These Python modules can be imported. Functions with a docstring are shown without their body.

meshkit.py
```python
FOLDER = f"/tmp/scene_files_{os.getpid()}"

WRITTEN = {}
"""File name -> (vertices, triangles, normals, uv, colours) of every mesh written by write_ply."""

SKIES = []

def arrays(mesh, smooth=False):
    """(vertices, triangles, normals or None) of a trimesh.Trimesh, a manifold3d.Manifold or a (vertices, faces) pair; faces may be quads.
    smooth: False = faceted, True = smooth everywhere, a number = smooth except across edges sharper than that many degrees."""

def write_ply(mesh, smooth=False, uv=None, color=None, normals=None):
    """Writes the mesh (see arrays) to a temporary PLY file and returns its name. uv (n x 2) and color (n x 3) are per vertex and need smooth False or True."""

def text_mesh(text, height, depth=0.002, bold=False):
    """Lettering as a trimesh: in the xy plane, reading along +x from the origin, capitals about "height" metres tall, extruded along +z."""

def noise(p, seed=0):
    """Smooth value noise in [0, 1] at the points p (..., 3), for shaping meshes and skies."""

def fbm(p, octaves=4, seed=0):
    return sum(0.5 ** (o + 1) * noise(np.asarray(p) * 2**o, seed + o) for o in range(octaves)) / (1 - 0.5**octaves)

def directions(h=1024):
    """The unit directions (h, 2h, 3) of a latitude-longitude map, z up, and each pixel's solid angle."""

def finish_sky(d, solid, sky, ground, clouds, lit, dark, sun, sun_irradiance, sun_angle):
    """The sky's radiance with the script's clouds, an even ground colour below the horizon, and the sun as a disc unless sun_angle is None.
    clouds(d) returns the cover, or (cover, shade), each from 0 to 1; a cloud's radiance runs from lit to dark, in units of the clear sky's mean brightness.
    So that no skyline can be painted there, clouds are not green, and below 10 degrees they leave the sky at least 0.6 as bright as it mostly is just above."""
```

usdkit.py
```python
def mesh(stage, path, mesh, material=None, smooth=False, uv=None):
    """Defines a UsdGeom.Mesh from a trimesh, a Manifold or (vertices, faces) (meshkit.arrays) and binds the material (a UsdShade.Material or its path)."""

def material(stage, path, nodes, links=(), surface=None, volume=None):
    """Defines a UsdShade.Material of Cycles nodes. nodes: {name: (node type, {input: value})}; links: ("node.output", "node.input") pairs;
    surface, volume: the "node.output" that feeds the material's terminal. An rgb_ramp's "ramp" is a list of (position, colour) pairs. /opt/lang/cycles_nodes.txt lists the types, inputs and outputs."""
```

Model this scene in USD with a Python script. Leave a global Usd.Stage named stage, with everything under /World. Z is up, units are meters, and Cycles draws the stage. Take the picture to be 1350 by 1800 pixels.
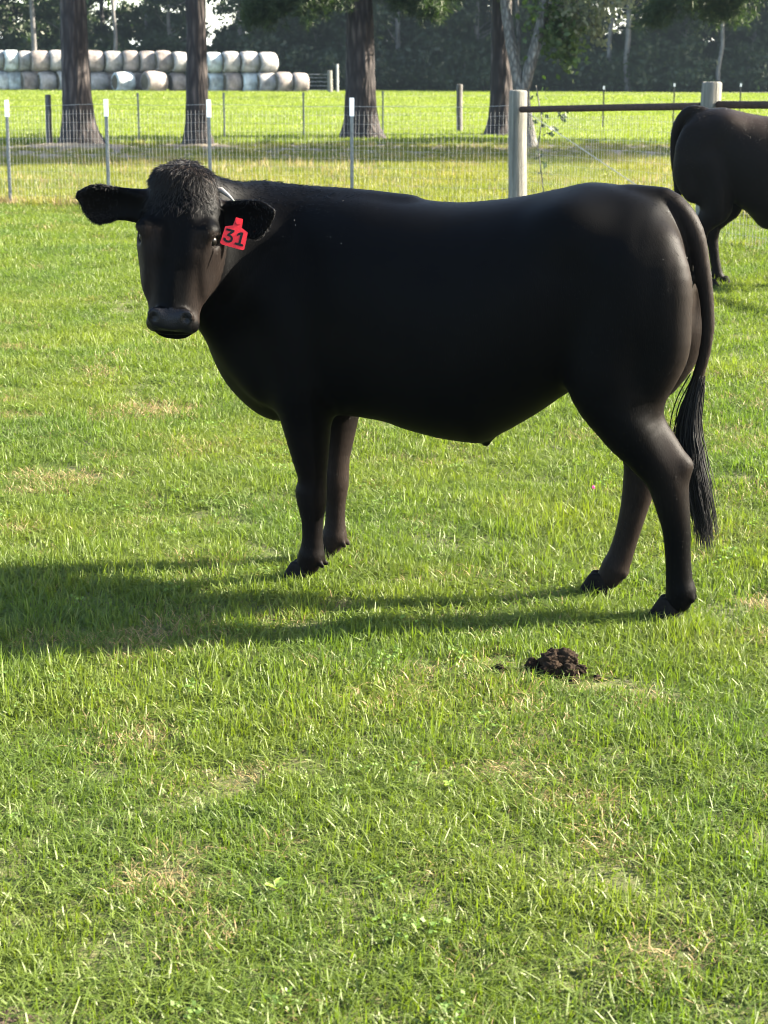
import math, numpy as np, trimesh, usdkit, meshkit
from pxr import Usd, UsdGeom, UsdLux, UsdShade, Gf, Sdf, Vt

stage = Usd.Stage.CreateInMemory()
UsdGeom.SetStageUpAxis(stage, UsdGeom.Tokens.z)
UsdGeom.SetStageMetersPerUnit(stage, 1.0)
world = UsdGeom.Xform.Define(stage, '/World')
stage.SetDefaultPrim(world.GetPrim())
UsdGeom.Scope.Define(stage, '/World/Looks')

# ------------------------------------------------------------------ camera, sky, sun, exposure
EYE, PITCH = 1.65, math.atan(770 / 3000)
cam = UsdGeom.Camera.Define(stage, '/World/camera')
cam.AddTranslateOp().Set(Gf.Vec3d(0, 0, EYE))
cam.AddRotateXOp().Set(90 - math.degrees(PITCH))
cam.CreateHorizontalApertureAttr(36.0)
cam.CreateVerticalApertureAttr(48.0)
cam.CreateFocalLengthAttr(80.0)
cam.CreateClippingRangeAttr(Gf.Vec2f(0.1, 5000))
cam.CreateFStopAttr(11.0)
cam.CreateFocusDistanceAttr(5.6)
cam.CreateExposureAttr(3.75)

SUN_EL, SUN_AZ = math.radians(27), math.radians(10)            # azimuth counted from +x towards +y
SUN = np.array([math.cos(SUN_EL) * math.cos(SUN_AZ), math.cos(SUN_EL) * math.sin(SUN_AZ), math.sin(SUN_EL)])
sky_mat = usdkit.material(stage, '/World/Looks/sky', {
    's': ('sky_texture', {'sky_type': 'single_scattering', 'sun_disc': False, 'sun_elevation': SUN_EL, 'sun_rotation': math.atan2(SUN[0], SUN[1]),
                          'air_density': 1.0, 'aerosol_density': 2.0, 'ozone_density': 1.0, 'altitude': 50.0}),
    'b': ('background_shader', {'strength': 0.066})}, [('s.color', 'b.color')], surface='b.background')
dome = UsdLux.DomeLight.Define(stage, '/World/sky')
UsdShade.MaterialBindingAPI.Apply(dome.GetPrim()).Bind(sky_mat)
dome.GetPrim().SetCustomDataByKey('kind', 'structure')
sun = UsdLux.DistantLight.Define(stage, '/World/sun')
zx = SUN; xx = np.cross([0, 0, 1.0], zx); xx /= np.linalg.norm(xx); yx = np.cross(zx, xx)
sun.AddTransformOp().Set(Gf.Matrix4d(*xx, 0, *yx, 0, *zx, 0, 0, 0, 0, 1))
sun.CreateIntensityAttr(1.25); sun.CreateAngleAttr(0.53); sun.CreateNormalizeAttr(True); sun.CreateColorAttr(Gf.Vec3f(1.0, 0.92, 0.77))

# ------------------------------------------------------------------ helpers
used = {}
def numbered(path):
    n = used.get(path, -1) + 1
    used[path] = n
    return path if n == 0 else f'{path}_{n:03d}'

def tag(p, label=None, cat=None, group=None, kind=None):
    p = p.GetPrim() if hasattr(p, 'GetPrim') else p
    for k, v in (('label', label), ('category', cat), ('group', group), ('kind', kind)):
        if v:
            p.SetCustomDataByKey(k, v)
    return p

def thing(name, loc=(0, 0, 0), rotz=0.0, label=None, cat=None, group=None, scale=None):
    x = UsdGeom.Xform.Define(stage, numbered('/World/' + name))
    x.AddTranslateOp().Set(Gf.Vec3d(*map(float, loc)))
    if rotz:
        x.AddRotateZOp().Set(float(rotz))
    if scale:
        x.AddScaleOp().Set(Gf.Vec3f(scale, scale, scale))
    tag(x, label, cat, group)
    return x.GetPrim()

def obj(name, mesh, mat, parent=None, smooth=False, label=None, kind=None):
    base = str(parent.GetPath()) if parent is not None else '/World'
    m = usdkit.mesh(stage, numbered(base + '/' + name), mesh, mat, smooth=smooth)
    tag(m, label=label, kind=kind)
    return m.GetPrim()

def copy(src, loc, rotz=0.0, label=None, group=None, scale=None, name=None):
    was = src.GetCustomData()
    r = thing(name or src.GetName().rstrip('0123456789').rstrip('_'), loc, rotz, label or was.get('label'), was.get('category'), group or was.get('group'), scale)
    r.GetReferences().AddInternalReference(src.GetPath())
    r.SetInstanceable(True)
    return r

def curves(name, pts, counts, widths, mat, parent, label=None, kind=None, basis='linear'):
    base = str(parent.GetPath()) if parent is not None else '/World'
    c = UsdGeom.BasisCurves.Define(stage, numbered(base + '/' + name))
    c.CreatePointsAttr(Vt.Vec3fArray.FromNumpy(np.asarray(pts, np.float32)))
    c.CreateCurveVertexCountsAttr(Vt.IntArray.FromNumpy(np.asarray(counts, np.int32)))
    if basis == 'linear':
        c.CreateTypeAttr('linear')
    else:
        c.CreateTypeAttr('cubic'); c.CreateBasisAttr('catmullRom'); c.CreateWrapAttr('pinned')
    w = np.asarray(widths, np.float32).ravel()
    c.CreateWidthsAttr(Vt.FloatArray.FromNumpy(w))
    c.SetWidthsInterpolation('constant' if len(w) == 1 else 'vertex')
    UsdShade.MaterialBindingAPI.Apply(c.GetPrim()).Bind(mat)
    tag(c, label=label, kind=kind)
    return c.GetPrim()

def merge(parts):
    vs, fs, n = [], [], 0
    for v, f in parts:
        vs.append(np.asarray(v, float)); fs.append(np.asarray(f, int) + n); n += len(v)
    return np.vstack(vs), np.vstack(fs)

def tube(path, radii, seg=10, cap=True):
    """a tapered tube along a polyline -> (v, f)"""
    path = np.asarray(path, float); radii = np.broadcast_to(np.asarray(radii, float), len(path))
    t = np.gradient(path, axis=0); t /= np.linalg.norm(t, axis=1, keepdims=True) + 1e-12
    ref = np.array([0, 0, 1.0]) if abs(t[0][2]) < .9 else np.array([1.0, 0, 0])
    rings = []
    ang = np.arange(seg) / seg * 2 * np.pi
    x = np.cross(ref, t[0]); x /= np.linalg.norm(x)
    for p, d, r in zip(path, t, radii):
        x = x - d * (x @ d); x /= np.linalg.norm(x) + 1e-12
        y = np.cross(d, x)
        rings.append(p + r * (np.cos(ang)[:, None] * x + np.sin(ang)[:, None] * y))
    n = len(path); v = np.vstack(rings); f = []
    i = np.arange(seg); j = (i + 1) % seg
    for k in range(n - 1):
        a, b = k * seg, (k + 1) * seg
        f.append(np.stack([a + i, a + j, b + j], 1)); f.append(np.stack([a + i, b + j, b + i], 1))
    if cap:
        c0, c1 = len(v), len(v) + 1
        v = np.vstack([v, path[0], path[-1]])
        f.append(np.stack([np.full(seg, c0), j, i], 1)); e = (n - 1) * seg
        f.append(np.stack([np.full(seg, c1), e + i, e + j], 1))
    return v, np.vstack(f)

def box(c, s, rotz=0.0):
    m = trimesh.creation.box(s)
    if rotz:
        m.apply_transform(trimesh.transformations.rotation_matrix(rotz, [0, 0, 1]))
    m.apply_translation(c)
    return np.array(m.vertices), np.array(m.faces)

def smoothstep(a, b, x):
    t = np.clip((np.asarray(x, float) - a) / (b - a), 0, 1)
    return t * t * (3 - 2 * t)

def ground_z(x, y):
    x, y = np.asarray(x, float), np.asarray(y, float)
    rise = smoothstep(48, 122, y) * np.clip(.42 - .006 * x, .2, .8)
    p = np.stack([x, y, np.zeros_like(x)], -1)
    near = 1 - smoothstep(30, 60, np.hypot(x, y))
    bumps = (meshkit.fbm(p * 1.1, 2, 5) - .5) * .05 * near + (meshkit.noise(p * .12, 9) - .5) * .10 * smoothstep(6, 20, np.hypot(x, y)) * near
    foot = np.exp(-((x - .35) ** 2 / 1.2 + (y - 5.3) ** 2 / .5))            # level where the heifer stands
    return rise + bumps * (1 - foot)

# ------------------------------------------------------------------ materials
def M(name, nodes, links, surface):
    return usdkit.material(stage, '/World/Looks/' + name, nodes, links, surface=surface)

def plain(name, col, rough=.6, var=.25, scale=20, bump=0.0, metallic=0.0, spec=.5):
    c = np.array(col, float)
    nodes = {'g': ('geometry', {}), 'n': ('noise_texture', {'scale': scale, 'detail': 5.0, 'roughness': .65}),
             'r': ('rgb_ramp', {'ramp': [(.3, tuple(c * (1 - var))), (.7, tuple(np.minimum(c * (1 + var), .95)))]}),
             'p': ('principled_bsdf', {'roughness': rough, 'metallic': metallic, 'specular_ior_level': spec})}
    links = [('g.position', 'n.vector'), ('n.fac', 'r.fac'), ('r.color', 'p.base_color')]
    if bump:
        nodes['b'] = ('bump', {'strength': bump, 'distance': .02})
        links += [('n.fac', 'b.height'), ('b.normal', 'p.normal')]
    return M(name, nodes, links, 'p.BSDF')

def leafy(name, ramp, patch=((.9, .9, .9), (1.1, 1.1, 1.1)), patch_scale=.8, trans=.42, tint_trans=(1.3, 1.3, .45), rough=.55, gloss=.022):
    """thin leaves: a colour per blade (random per island), varied by large patches of ground, part of the light passing through"""
    return M(name, {
        'g': ('geometry', {}), 'r': ('rgb_ramp', {'ramp': ramp}),
        'n': ('noise_texture', {'scale': patch_scale, 'detail': 4.0, 'roughness': .6}),
        'pr': ('rgb_ramp', {'ramp': [(.36, patch[0]), (.64, patch[1])]}),
        'm': ('mix', {'mix_type': 'multiply', 'fac': 1.0}),
        'tm': ('mix', {'mix_type': 'multiply', 'fac': 1.0, 'color2': tint_trans}),
        'd': ('diffuse_bsdf', {'roughness': .3}), 't': ('translucent_bsdf', {}), 'mc': ('mix_closure', {'fac': trans}),
        'gl': ('glossy_bsdf', {'roughness': rough, 'color': (1.0, .97, .85)}), 'mg': ('mix_closure', {'fac': gloss})},
        [('g.random_per_island', 'r.fac'), ('g.position', 'n.vector'), ('n.fac', 'pr.fac'), ('r.color', 'm.color1'), ('pr.color', 'm.color2'),
         ('m.color', 'd.color'), ('m.color', 'tm.color1'), ('tm.color', 't.color'), ('d.BSDF', 'mc.closure1'), ('t.BSDF', 'mc.closure2'),
         ('mc.closure', 'mg.closure1'), ('gl.BSDF', 'mg.closure2')], 'mg.closure')

GR = [(0, (.06, .09, .011)), (.3, (.175, .23, .022)), (.6, (.29, .335, .036)), (.85, (.40, .42, .085)), (.94, (.46, .43, .17)), (1, (.48, .41, .24))]
grass_mat = leafy('grass_blades', GR, ((.78, .88, .9), (1.22, 1.10, 1.0)), .9)
weed_mat = leafy('weed_leaves', [(0, (.07, .12, .02)), (.6, (.14, .20, .04)), (1, (.24, .28, .09))])
straw_mat = leafy('straw', [(0, (.18, .13, .06)), (.6, (.29, .23, .12)), (1, (.42, .36, .22))], trans=.25, tint_trans=(1, 1, .9))
rough_mat = leafy('rough_grass', [(0, (.08, .092, .010)), (.5, (.140, .140, .017)), (.85, (.185, .168, .033)), (1, (.25, .21, .07))], ((.8, .9, .9), (1.2, 1.08, .9)), .5)
meadow_mat = leafy('meadow_grass', [(0, (.085, .115, .013)), (.5, (.128, .160, .020)), (.9, (.158, .178, .030)), (1, (.21, .20, .06))], ((.85, .9, .9), (1.12, 1.08, .95)), .25)

soil = M('ground', {
    'g': ('geometry', {}), 'n': ('noise_texture', {'scale': 30.0, 'detail': 6.0, 'roughness': .7}), 'n2': ('noise_texture', {'scale': .7, 'detail': 3.0}),
    'r': ('rgb_ramp', {'ramp': [(.3, (.020, .022, .007)), (.5, (.042, .048, .012)), (.7, (.085, .072, .032))]}),
    'far': ('rgb_ramp', {'ramp': [(.3, (.09, .12, .016)), (.7, (.12, .155, .022))]}),
    's': ('separate_xyz', {}), 'mr': ('map_range', {'from_min': 44.0, 'from_max': 60.0, 'clamp': True}),
    'litter': ('rgb_ramp', {'ramp': [(.3, (.07, .06, .035)), (.7, (.13, .105, .07))]}),
    'l1': ('map_range', {'from_min': 33.0, 'from_max': 37.0, 'clamp': True}), 'lm': ('mix', {}), 'fm': ('mix', {}),
    'b': ('bump', {'strength': .6, 'distance': .02}), 'p': ('principled_bsdf', {'roughness': .9, 'specular_ior_level': .2})},
    [('g.position', 'n.vector'), ('g.position', 'n2.vector'), ('g.position', 's.vector'), ('n.fac', 'r.fac'), ('n2.fac', 'far.fac'), ('n.fac', 'litter.fac'),
     ('s.y', 'mr.value'), ('s.y', 'l1.value'), ('l1.result', 'lm.fac'), ('r.color', 'lm.color1'), ('litter.color', 'lm.color2'),
     ('mr.result', 'fm.fac'), ('lm.color', 'fm.color1'), ('far.color', 'fm.color2'), ('fm.color', 'p.base_color'), ('n.fac', 'b.height'), ('b.normal', 'p.normal')], 'p.BSDF')
dirt = plain('bare_dirt', (.12, .097, .068), .95, .35, 9, .8, spec=.1)
dung = plain('dung', (.010, .0062, .0036), .95, .6, 40, .8, spec=.06)

def bark_mat(name, dark, light, sx=9.0, sz=1.6):
    return M(name, {
        'g': ('geometry', {}), 'mp': ('mapping', {'scale': (sx, sx, sz)}), 'v': ('voronoi_texture', {'feature': 'distance_to_edge', 'scale': 1.0}),
        'n': ('noise_texture', {'scale': 3.0, 'detail': 6.0, 'roughness': .7}), 'mv': ('mix_vector', {'fac': .16}),
        'r': ('rgb_ramp', {'ramp': [(.0, dark), (.12, tuple(np.array(dark) * 1.5)), (.45, light)]}),
        'm': ('mix', {'mix_type': 'multiply', 'fac': .7}), 'nr': ('rgb_ramp', {'ramp': [(.3, (.45, .45, .48)), (.7, (1.15, 1.1, 1.05))]}),
        'b': ('bump', {'strength': 1.0, 'distance': .05}), 'p': ('principled_bsdf', {'roughness': .95, 'specular_ior_level': .15})},
        [('g.position', 'mp.vector'), ('g.position', 'n.vector'), ('mp.vector', 'mv.a'), ('n.color', 'mv.b'), ('mv.result', 'v.vector'), ('v.distance', 'r.fac'),
         ('r.color', 'm.color1'), ('n.fac', 'nr.fac'), ('nr.color', 'm.color2'), ('m.color', 'p.base_color'), ('v.distance', 'b.height'), ('b.normal', 'p.normal')], 'p.BSDF')
pine_bark = bark_mat('pine_bark', (.012, .010, .0095), (.050, .042, .038))
grey_bark = bark_mat('lichen_bark', (.05, .048, .042), (.14, .14, .122), 14, 5)
far_bark = plain('far_bark', (.05, .046, .042), .9, .4, 4)
needles = leafy('pine_needles', [(0, (.018, .035, .012)), (.6, (.035, .055, .018)), (.9, (.06, .07, .025)), (1, (.13, .09, .04))], trans=.3)
oak_leaves = leafy('oak_leaves', [(0, (.04, .07, .02)), (.6, (.07, .11, .03)), (1, (.12, .16, .05))], trans=.4)
moss_leaves = leafy('pale_foliage', [(0, (.10, .11, .06)), (.6, (.17, .17, .10)), (1, (.26, .25, .16))], trans=.4, tint_trans=(1.1, 1.1, .8))
wood_leaves = leafy('woodland_leaves', [(0, (.012, .024, .009)), (.5, (.024, .048, .015)), (.9, (.045, .075, .022)), (1, (.08, .10, .03))], ((.65, .7, .85), (1.3, 1.25, 1.0)), .12, trans=.3)
post_wood = M('post_wood', {
    'g': ('geometry', {}), 'mp': ('mapping', {'scale': (26.0, 26.0, 1.6)}), 'n': ('noise_texture', {'scale': 1.0, 'detail': 6.0, 'roughness': .7}),
    'r': ('rgb_ramp', {'ramp': [(.3, (.036, .035, .029)), (.55, (.078, .075, .063)), (.72, (.14, .135, .112))]}), 'b': ('bump', {'strength': .7, 'distance': .02}),
    'p': ('principled_bsdf', {'roughness': .9, 'specular_ior_level': .2})},
    [('g.position', 'mp.vector'), ('mp.vector', 'n.vector'), ('n.fac', 'r.fac'), ('r.color', 'p.base_color'), ('n.fac', 'b.height'), ('b.normal', 'p.normal')], 'p.BSDF')
dark_post = plain('dark_post_wood', (.035, .032, .028), .9, .4, 12, .5)
rust = plain('rusty_pipe', (.016, .008, .005), .85, .5, 18, .3, spec=.12)
wire_mat = plain('galvanised_wire', (.17, .17, .165), .55, .2, 6, metallic=.6)
dark_wire = plain('weathered_wire', (.035, .034, .032), .8, .2, 6)
steel_green = plain('post_steel', (.075, .08, .075), .6, .35, 30)
white_paint = plain('white_paint', (.62, .62, .59), .5, .06, 30)
# ------------------------------------------------------------------ the ground: one sheet, finer near the camera
def sheet():
    ys = np.concatenate([np.arange(-6, 2, .5), np.arange(2, 12, .06), np.arange(12, 34, .3), np.arange(34, 70, 1.5), np.arange(70, 180, 5), np.array([180, 220, 300, 450, 700, 1100, 1800, 3000.])])
    xs = np.concatenate([-np.array([3000, 1600, 900, 500, 300, 180, 120, 80, 60, 45, 34, 26, 20, 16, 13, 10.5, 8.5, 7, 6, 5, 4.2, 3.5, 3.0]), np.arange(-2.6, 2.61, .065), np.array([3.0, 3.5, 4.2, 5, 6, 7, 8.5, 10.5, 13, 16, 20, 26, 34, 45, 60, 80, 120, 180, 300, 500, 900, 1600, 3000.])])
    ys = np.concatenate([[-3000, -800, -200, -50, -20.], ys])
    X, Y = np.meshgrid(xs, ys)
    Z = ground_z(X, Y)
    v = np.stack([X, Y, Z], -1).reshape(-1, 3)
    nx, ny = len(xs), len(ys)
    i = (np.arange(ny - 1)[:, None] * nx + np.arange(nx - 1)).ravel()
    return v, np.stack([i, i + 1, i + 1 + nx, i + nx], 1)
obj('ground', sheet(), soil, smooth=True, kind='structure')
tag(stage.GetPrimAtPath('/World/ground'), 'flat pasture ground with soil showing between the grass', 'ground')

# ------------------------------------------------------------------ the animals: one smooth surface from a field of blended shapes
class Field:
    def __init__(s, lo, hi, h):
        s.lo, s.h = np.array(lo, float), h
        s.n = np.ceil((np.array(hi) - s.lo) / h).astype(int) + 1
        s.F = np.full(s.n, .5, np.float32)
    def block(s, lo, hi):
        a = np.clip(np.floor((np.array(lo) - s.lo) / s.h).astype(int), 0, s.n); b = np.clip(np.ceil((np.array(hi) - s.lo) / s.h).astype(int) + 1, 0, s.n)
        sl = tuple(slice(i, j) for i, j in zip(a, b))
        ax = [(s.lo[k] + s.h * np.arange(a[k], b[k])).astype(np.float32) for k in range(3)]
        return sl, ax[0][:, None, None], ax[1][None, :, None], ax[2][None, None, :]
    def add(s, fn, lo, hi, k=.03, cut=False):
        m = max(k, .02) + 2 * s.h
        sl, x, y, z = s.block(np.array(lo) - m, np.array(hi) + m)
        d = fn(x, y, z); A = s.F[sl]
        if cut:                                                     # smooth subtraction
            d = -d; h = np.maximum(k - np.abs(A - d), 0) / k
            s.F[sl] = np.maximum(A, d) + h * h * k * .25
        else:
            h = np.maximum(k - np.abs(A - d), 0) / k
            s.F[sl] = np.minimum(A, d) - h * h * k * .25
    def cone(s, a, b, r1, r2, k=.03, cut=False):
        a, b = np.array(a, float), np.array(b, float)
        ba = b - a; L2 = ba @ ba + 1e-12
        def fn(x, y, z):
            t = np.clip(((x - a[0]) * ba[0] + (y - a[1]) * ba[1] + (z - a[2]) * ba[2]) / L2, 0, 1)
            d = np.sqrt((x - a[0] - t * ba[0]) ** 2 + (y - a[1] - t * ba[1]) ** 2 + (z - a[2] - t * ba[2]) ** 2)
            return d - (r1 + (r2 - r1) * t)
        r = max(r1, r2); s.add(fn, np.minimum(a, b) - r, np.maximum(a, b) + r, k, cut)
    def chain(s, pts, k=.03):
        """a smoothly tapering limb through joints (x, y, z, radius)"""
        from scipy.interpolate import PchipInterpolator as PC
        p = np.array(pts, float); t = np.concatenate([[0], np.cumsum(np.linalg.norm(np.diff(p[:, :3], axis=0), axis=1))])
        n = max(int(t[-1] / .03), len(p)); q = PC(t, p)(np.linspace(0, t[-1], n))
        def fn(x, y, z):
            best = None
            for a, b in zip(q[:-1], q[1:]):
                ba = b[:3] - a[:3]; u = np.clip(((x - a[0]) * ba[0] + (y - a[1]) * ba[1] + (z - a[2]) * ba[2]) / (ba @ ba + 1e-12), 0, 1)
                d = np.sqrt((x - a[0] - u * ba[0]) ** 2 + (y - a[1] - u * ba[1]) ** 2 + (z - a[2] - u * ba[2]) ** 2) - (a[3] + (b[3] - a[3]) * u)
                best = d if best is None else np.minimum(best, d)
            return best
        s.add(fn, (q[:, :3] - q[:, 3:]).min(0), (q[:, :3] + q[:, 3:]).max(0), k)
    def ell(s, c, r, R=None, k=.03, cut=False):
        c, r = np.array(c, float), np.array(r, float); R = np.eye(3) if R is None else np.asarray(R)       # rows of R: the ellipsoid's axes
        def fn(x, y, z):
            p = [(x - c[0]) * R[i, 0] + (y - c[1]) * R[i, 1] + (z - c[2]) * R[i, 2] for i in range(3)]
            q = np.sqrt(sum((p[i] / r[i]) ** 2 for i in range(3))) + 1e-9
            g = np.sqrt(sum((p[i] / r[i] ** 2) ** 2 for i in range(3))) + 1e-9
            return np.clip(q * (q - 1) / g, -.4, .4)
        e = np.sqrt(((R * r[:, None]) ** 2).sum(0)); s.add(fn, c - e, c + e, k, cut)
    def surface(s):
        """surface nets"""
        F = s.F; n = s.n; I = F < 0
        c = [I[i:n[0] - 1 + i, j:n[1] - 1 + j, k:n[2] - 1 + k] for i in (0, 1) for j in (0, 1) for k in (0, 1)]
        cnt = sum(x.astype(np.int8) for x in c); act = (cnt > 0) & (cnt < 8)
        idx = np.argwhere(act); num = np.full(act.shape, -1, np.int32); num[act] = np.arange(len(idx))
        acc = np.zeros((len(idx), 3)); w = np.zeros(len(idx))
        cor = np.array([(i, j, k) for i in (0, 1) for j in (0, 1) for k in (0, 1)])
        val = np.stack([F[idx[:, 0] + o[0], idx[:, 1] + o[1], idx[:, 2] + o[2]] for o in cor], 1)
        for p in range(8):
            for q in range(p + 1, 8):
                if np.abs(cor[p] - cor[q]).sum() == 1:
                    m = (val[:, p] < 0) != (val[:, q] < 0)
                    t = val[m, p] / (val[m, p] - val[m, q])
                    acc[m] += cor[p] + t[:, None] * (cor[q] - cor[p]); w[m] += 1
        v = s.lo + s.h * (idx + acc / w[:, None])
        quads = []
        for ax in range(3):
            o = np.eye(3, dtype=int)[ax]; u, t = np.eye(3, dtype=int)[(ax + 1) % 3], np.eye(3, dtype=int)[(ax + 2) % 3]
            A = I; B = np.roll(I, -1, ax)
            e = np.argwhere(A != B); e = e[(e[:, ax] < n[ax] - 1) & (e > 0).all(1) | ((e[:, ax] == 0) & (e[:, (ax + 1) % 3] > 0) & (e[:, (ax + 2) % 3] > 0))]
            e = e[(e < n - 1).all(1)]
            g = lambda d: num[tuple((e - d).T)]
            qd = np.stack([g(u + t), g(t), g(0 * u), g(u)], 1)
            ins = I[tuple(e.T)]
            qd[~ins] = qd[~ins][:, ::-1]
            quads.append(qd)
        q = np.vstack(quads); q = q[(q >= 0).all(1)]
        f = np.vstack([q[:, [0, 1, 2]], q[:, [0, 2, 3]]])
        m = trimesh.Trimesh(v, f, process=False)
        comp = trimesh.graph.connected_component_labels(m.face_adjacency, node_count=len(f))
        m.update_faces(comp == np.bincount(comp).argmax()); m.remove_unreferenced_vertices()
        from scipy.sparse import coo_matrix
        ed = m.edges_unique; nv = len(m.vertices); W = coo_matrix((np.ones(2 * len(ed)), (np.r_[ed[:, 0], ed[:, 1]], np.r_[ed[:, 1], ed[:, 0]])), shape=(nv, nv)).tocsr(); deg = np.maximum(np.asarray(W.sum(1)), 1)
        p = np.array(m.vertices)
        for _ in range(5):
            p = p + .5 * (W @ p / deg - p); p = p - .52 * (W @ p / deg - p)
        m.vertices = p
        return m

def unit(v):
    v = np.asarray(v, float); return v / np.linalg.norm(v)

TOPLINE = np.array([(.40, 1.20), (.30, 1.27), (.2, 1.285), (.0, 1.288), (-.16, 1.282), (-.31, 1.266), (-.46, 1.259), (-.57, 1.268), (-.68, 1.284), (-.79, 1.308), (-.9, 1.33), (-1.02, 1.318), (-1.10, 1.295), (-1.15, 1.25), (-1.19, 1.17), (-1.215, 1.06)])
BELLY = np.array([(.40, .86), (.34, .70), (.28, .615), (.13, .535), (0., .55), (-.113, .56), (-.233, .553), (-.352, .526), (-.469, .508), (-.566, .503), (-.64, .540), (-.735, .60), (-.88, .70), (-1.0, .74), (-1.1, .74), (-1.19, .85), (-1.215, 1.0)])
HALF = np.array([(.40, .10), (.30, .165), (.2, .205), (.1, .225), (0., .24), (-.2, .28), (-.45, .315), (-.6, .322), (-.75, .305), (-.88, .265), (-1.0, .242), (-1.1, .230), (-1.165, .190), (-1.20, .13), (-1.215, .07)])

def prof(t, u):
    o = np.argsort(t[:, 0]); from scipy.interpolate import PchipInterpolator as P
    return P(t[o, 0], t[o, 1])(np.clip(u, t[:, 0].min(), t[:, 0].max()))

def trunk_shape(x, y, z):
    u = x[:, 0, 0]; top, bot, hw = (prof(t, u)[:, None, None].astype(np.float32) for t in (TOPLINE, BELLY, HALF))
    zc, hh = bot + (top - bot) * .46, None
    up = z > zc
    hh = np.where(up, top - zc, zc - bot)
    e = np.where(up, 2.15, 2.25)
    a, b = np.abs(y) / hw + 1e-6, np.abs(z - zc) / hh + 1e-6
    q = (a ** e + b ** e) ** (1 / e)
    g = q ** (1 - e) * np.sqrt((a ** (e - 1) / hw) ** 2 + (b ** (e - 1) / hh) ** 2) + 1e-6
    d = np.clip((q - 1) / g, -.4, .4)
    lo, hi = HALF[-1, 0], HALF[0, 0]
    out = np.maximum(np.maximum(lo - x, x - hi), 0)
    return np.where(out > 0, np.sqrt(np.maximum(d, 0) ** 2 + out ** 2), d)

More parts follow.
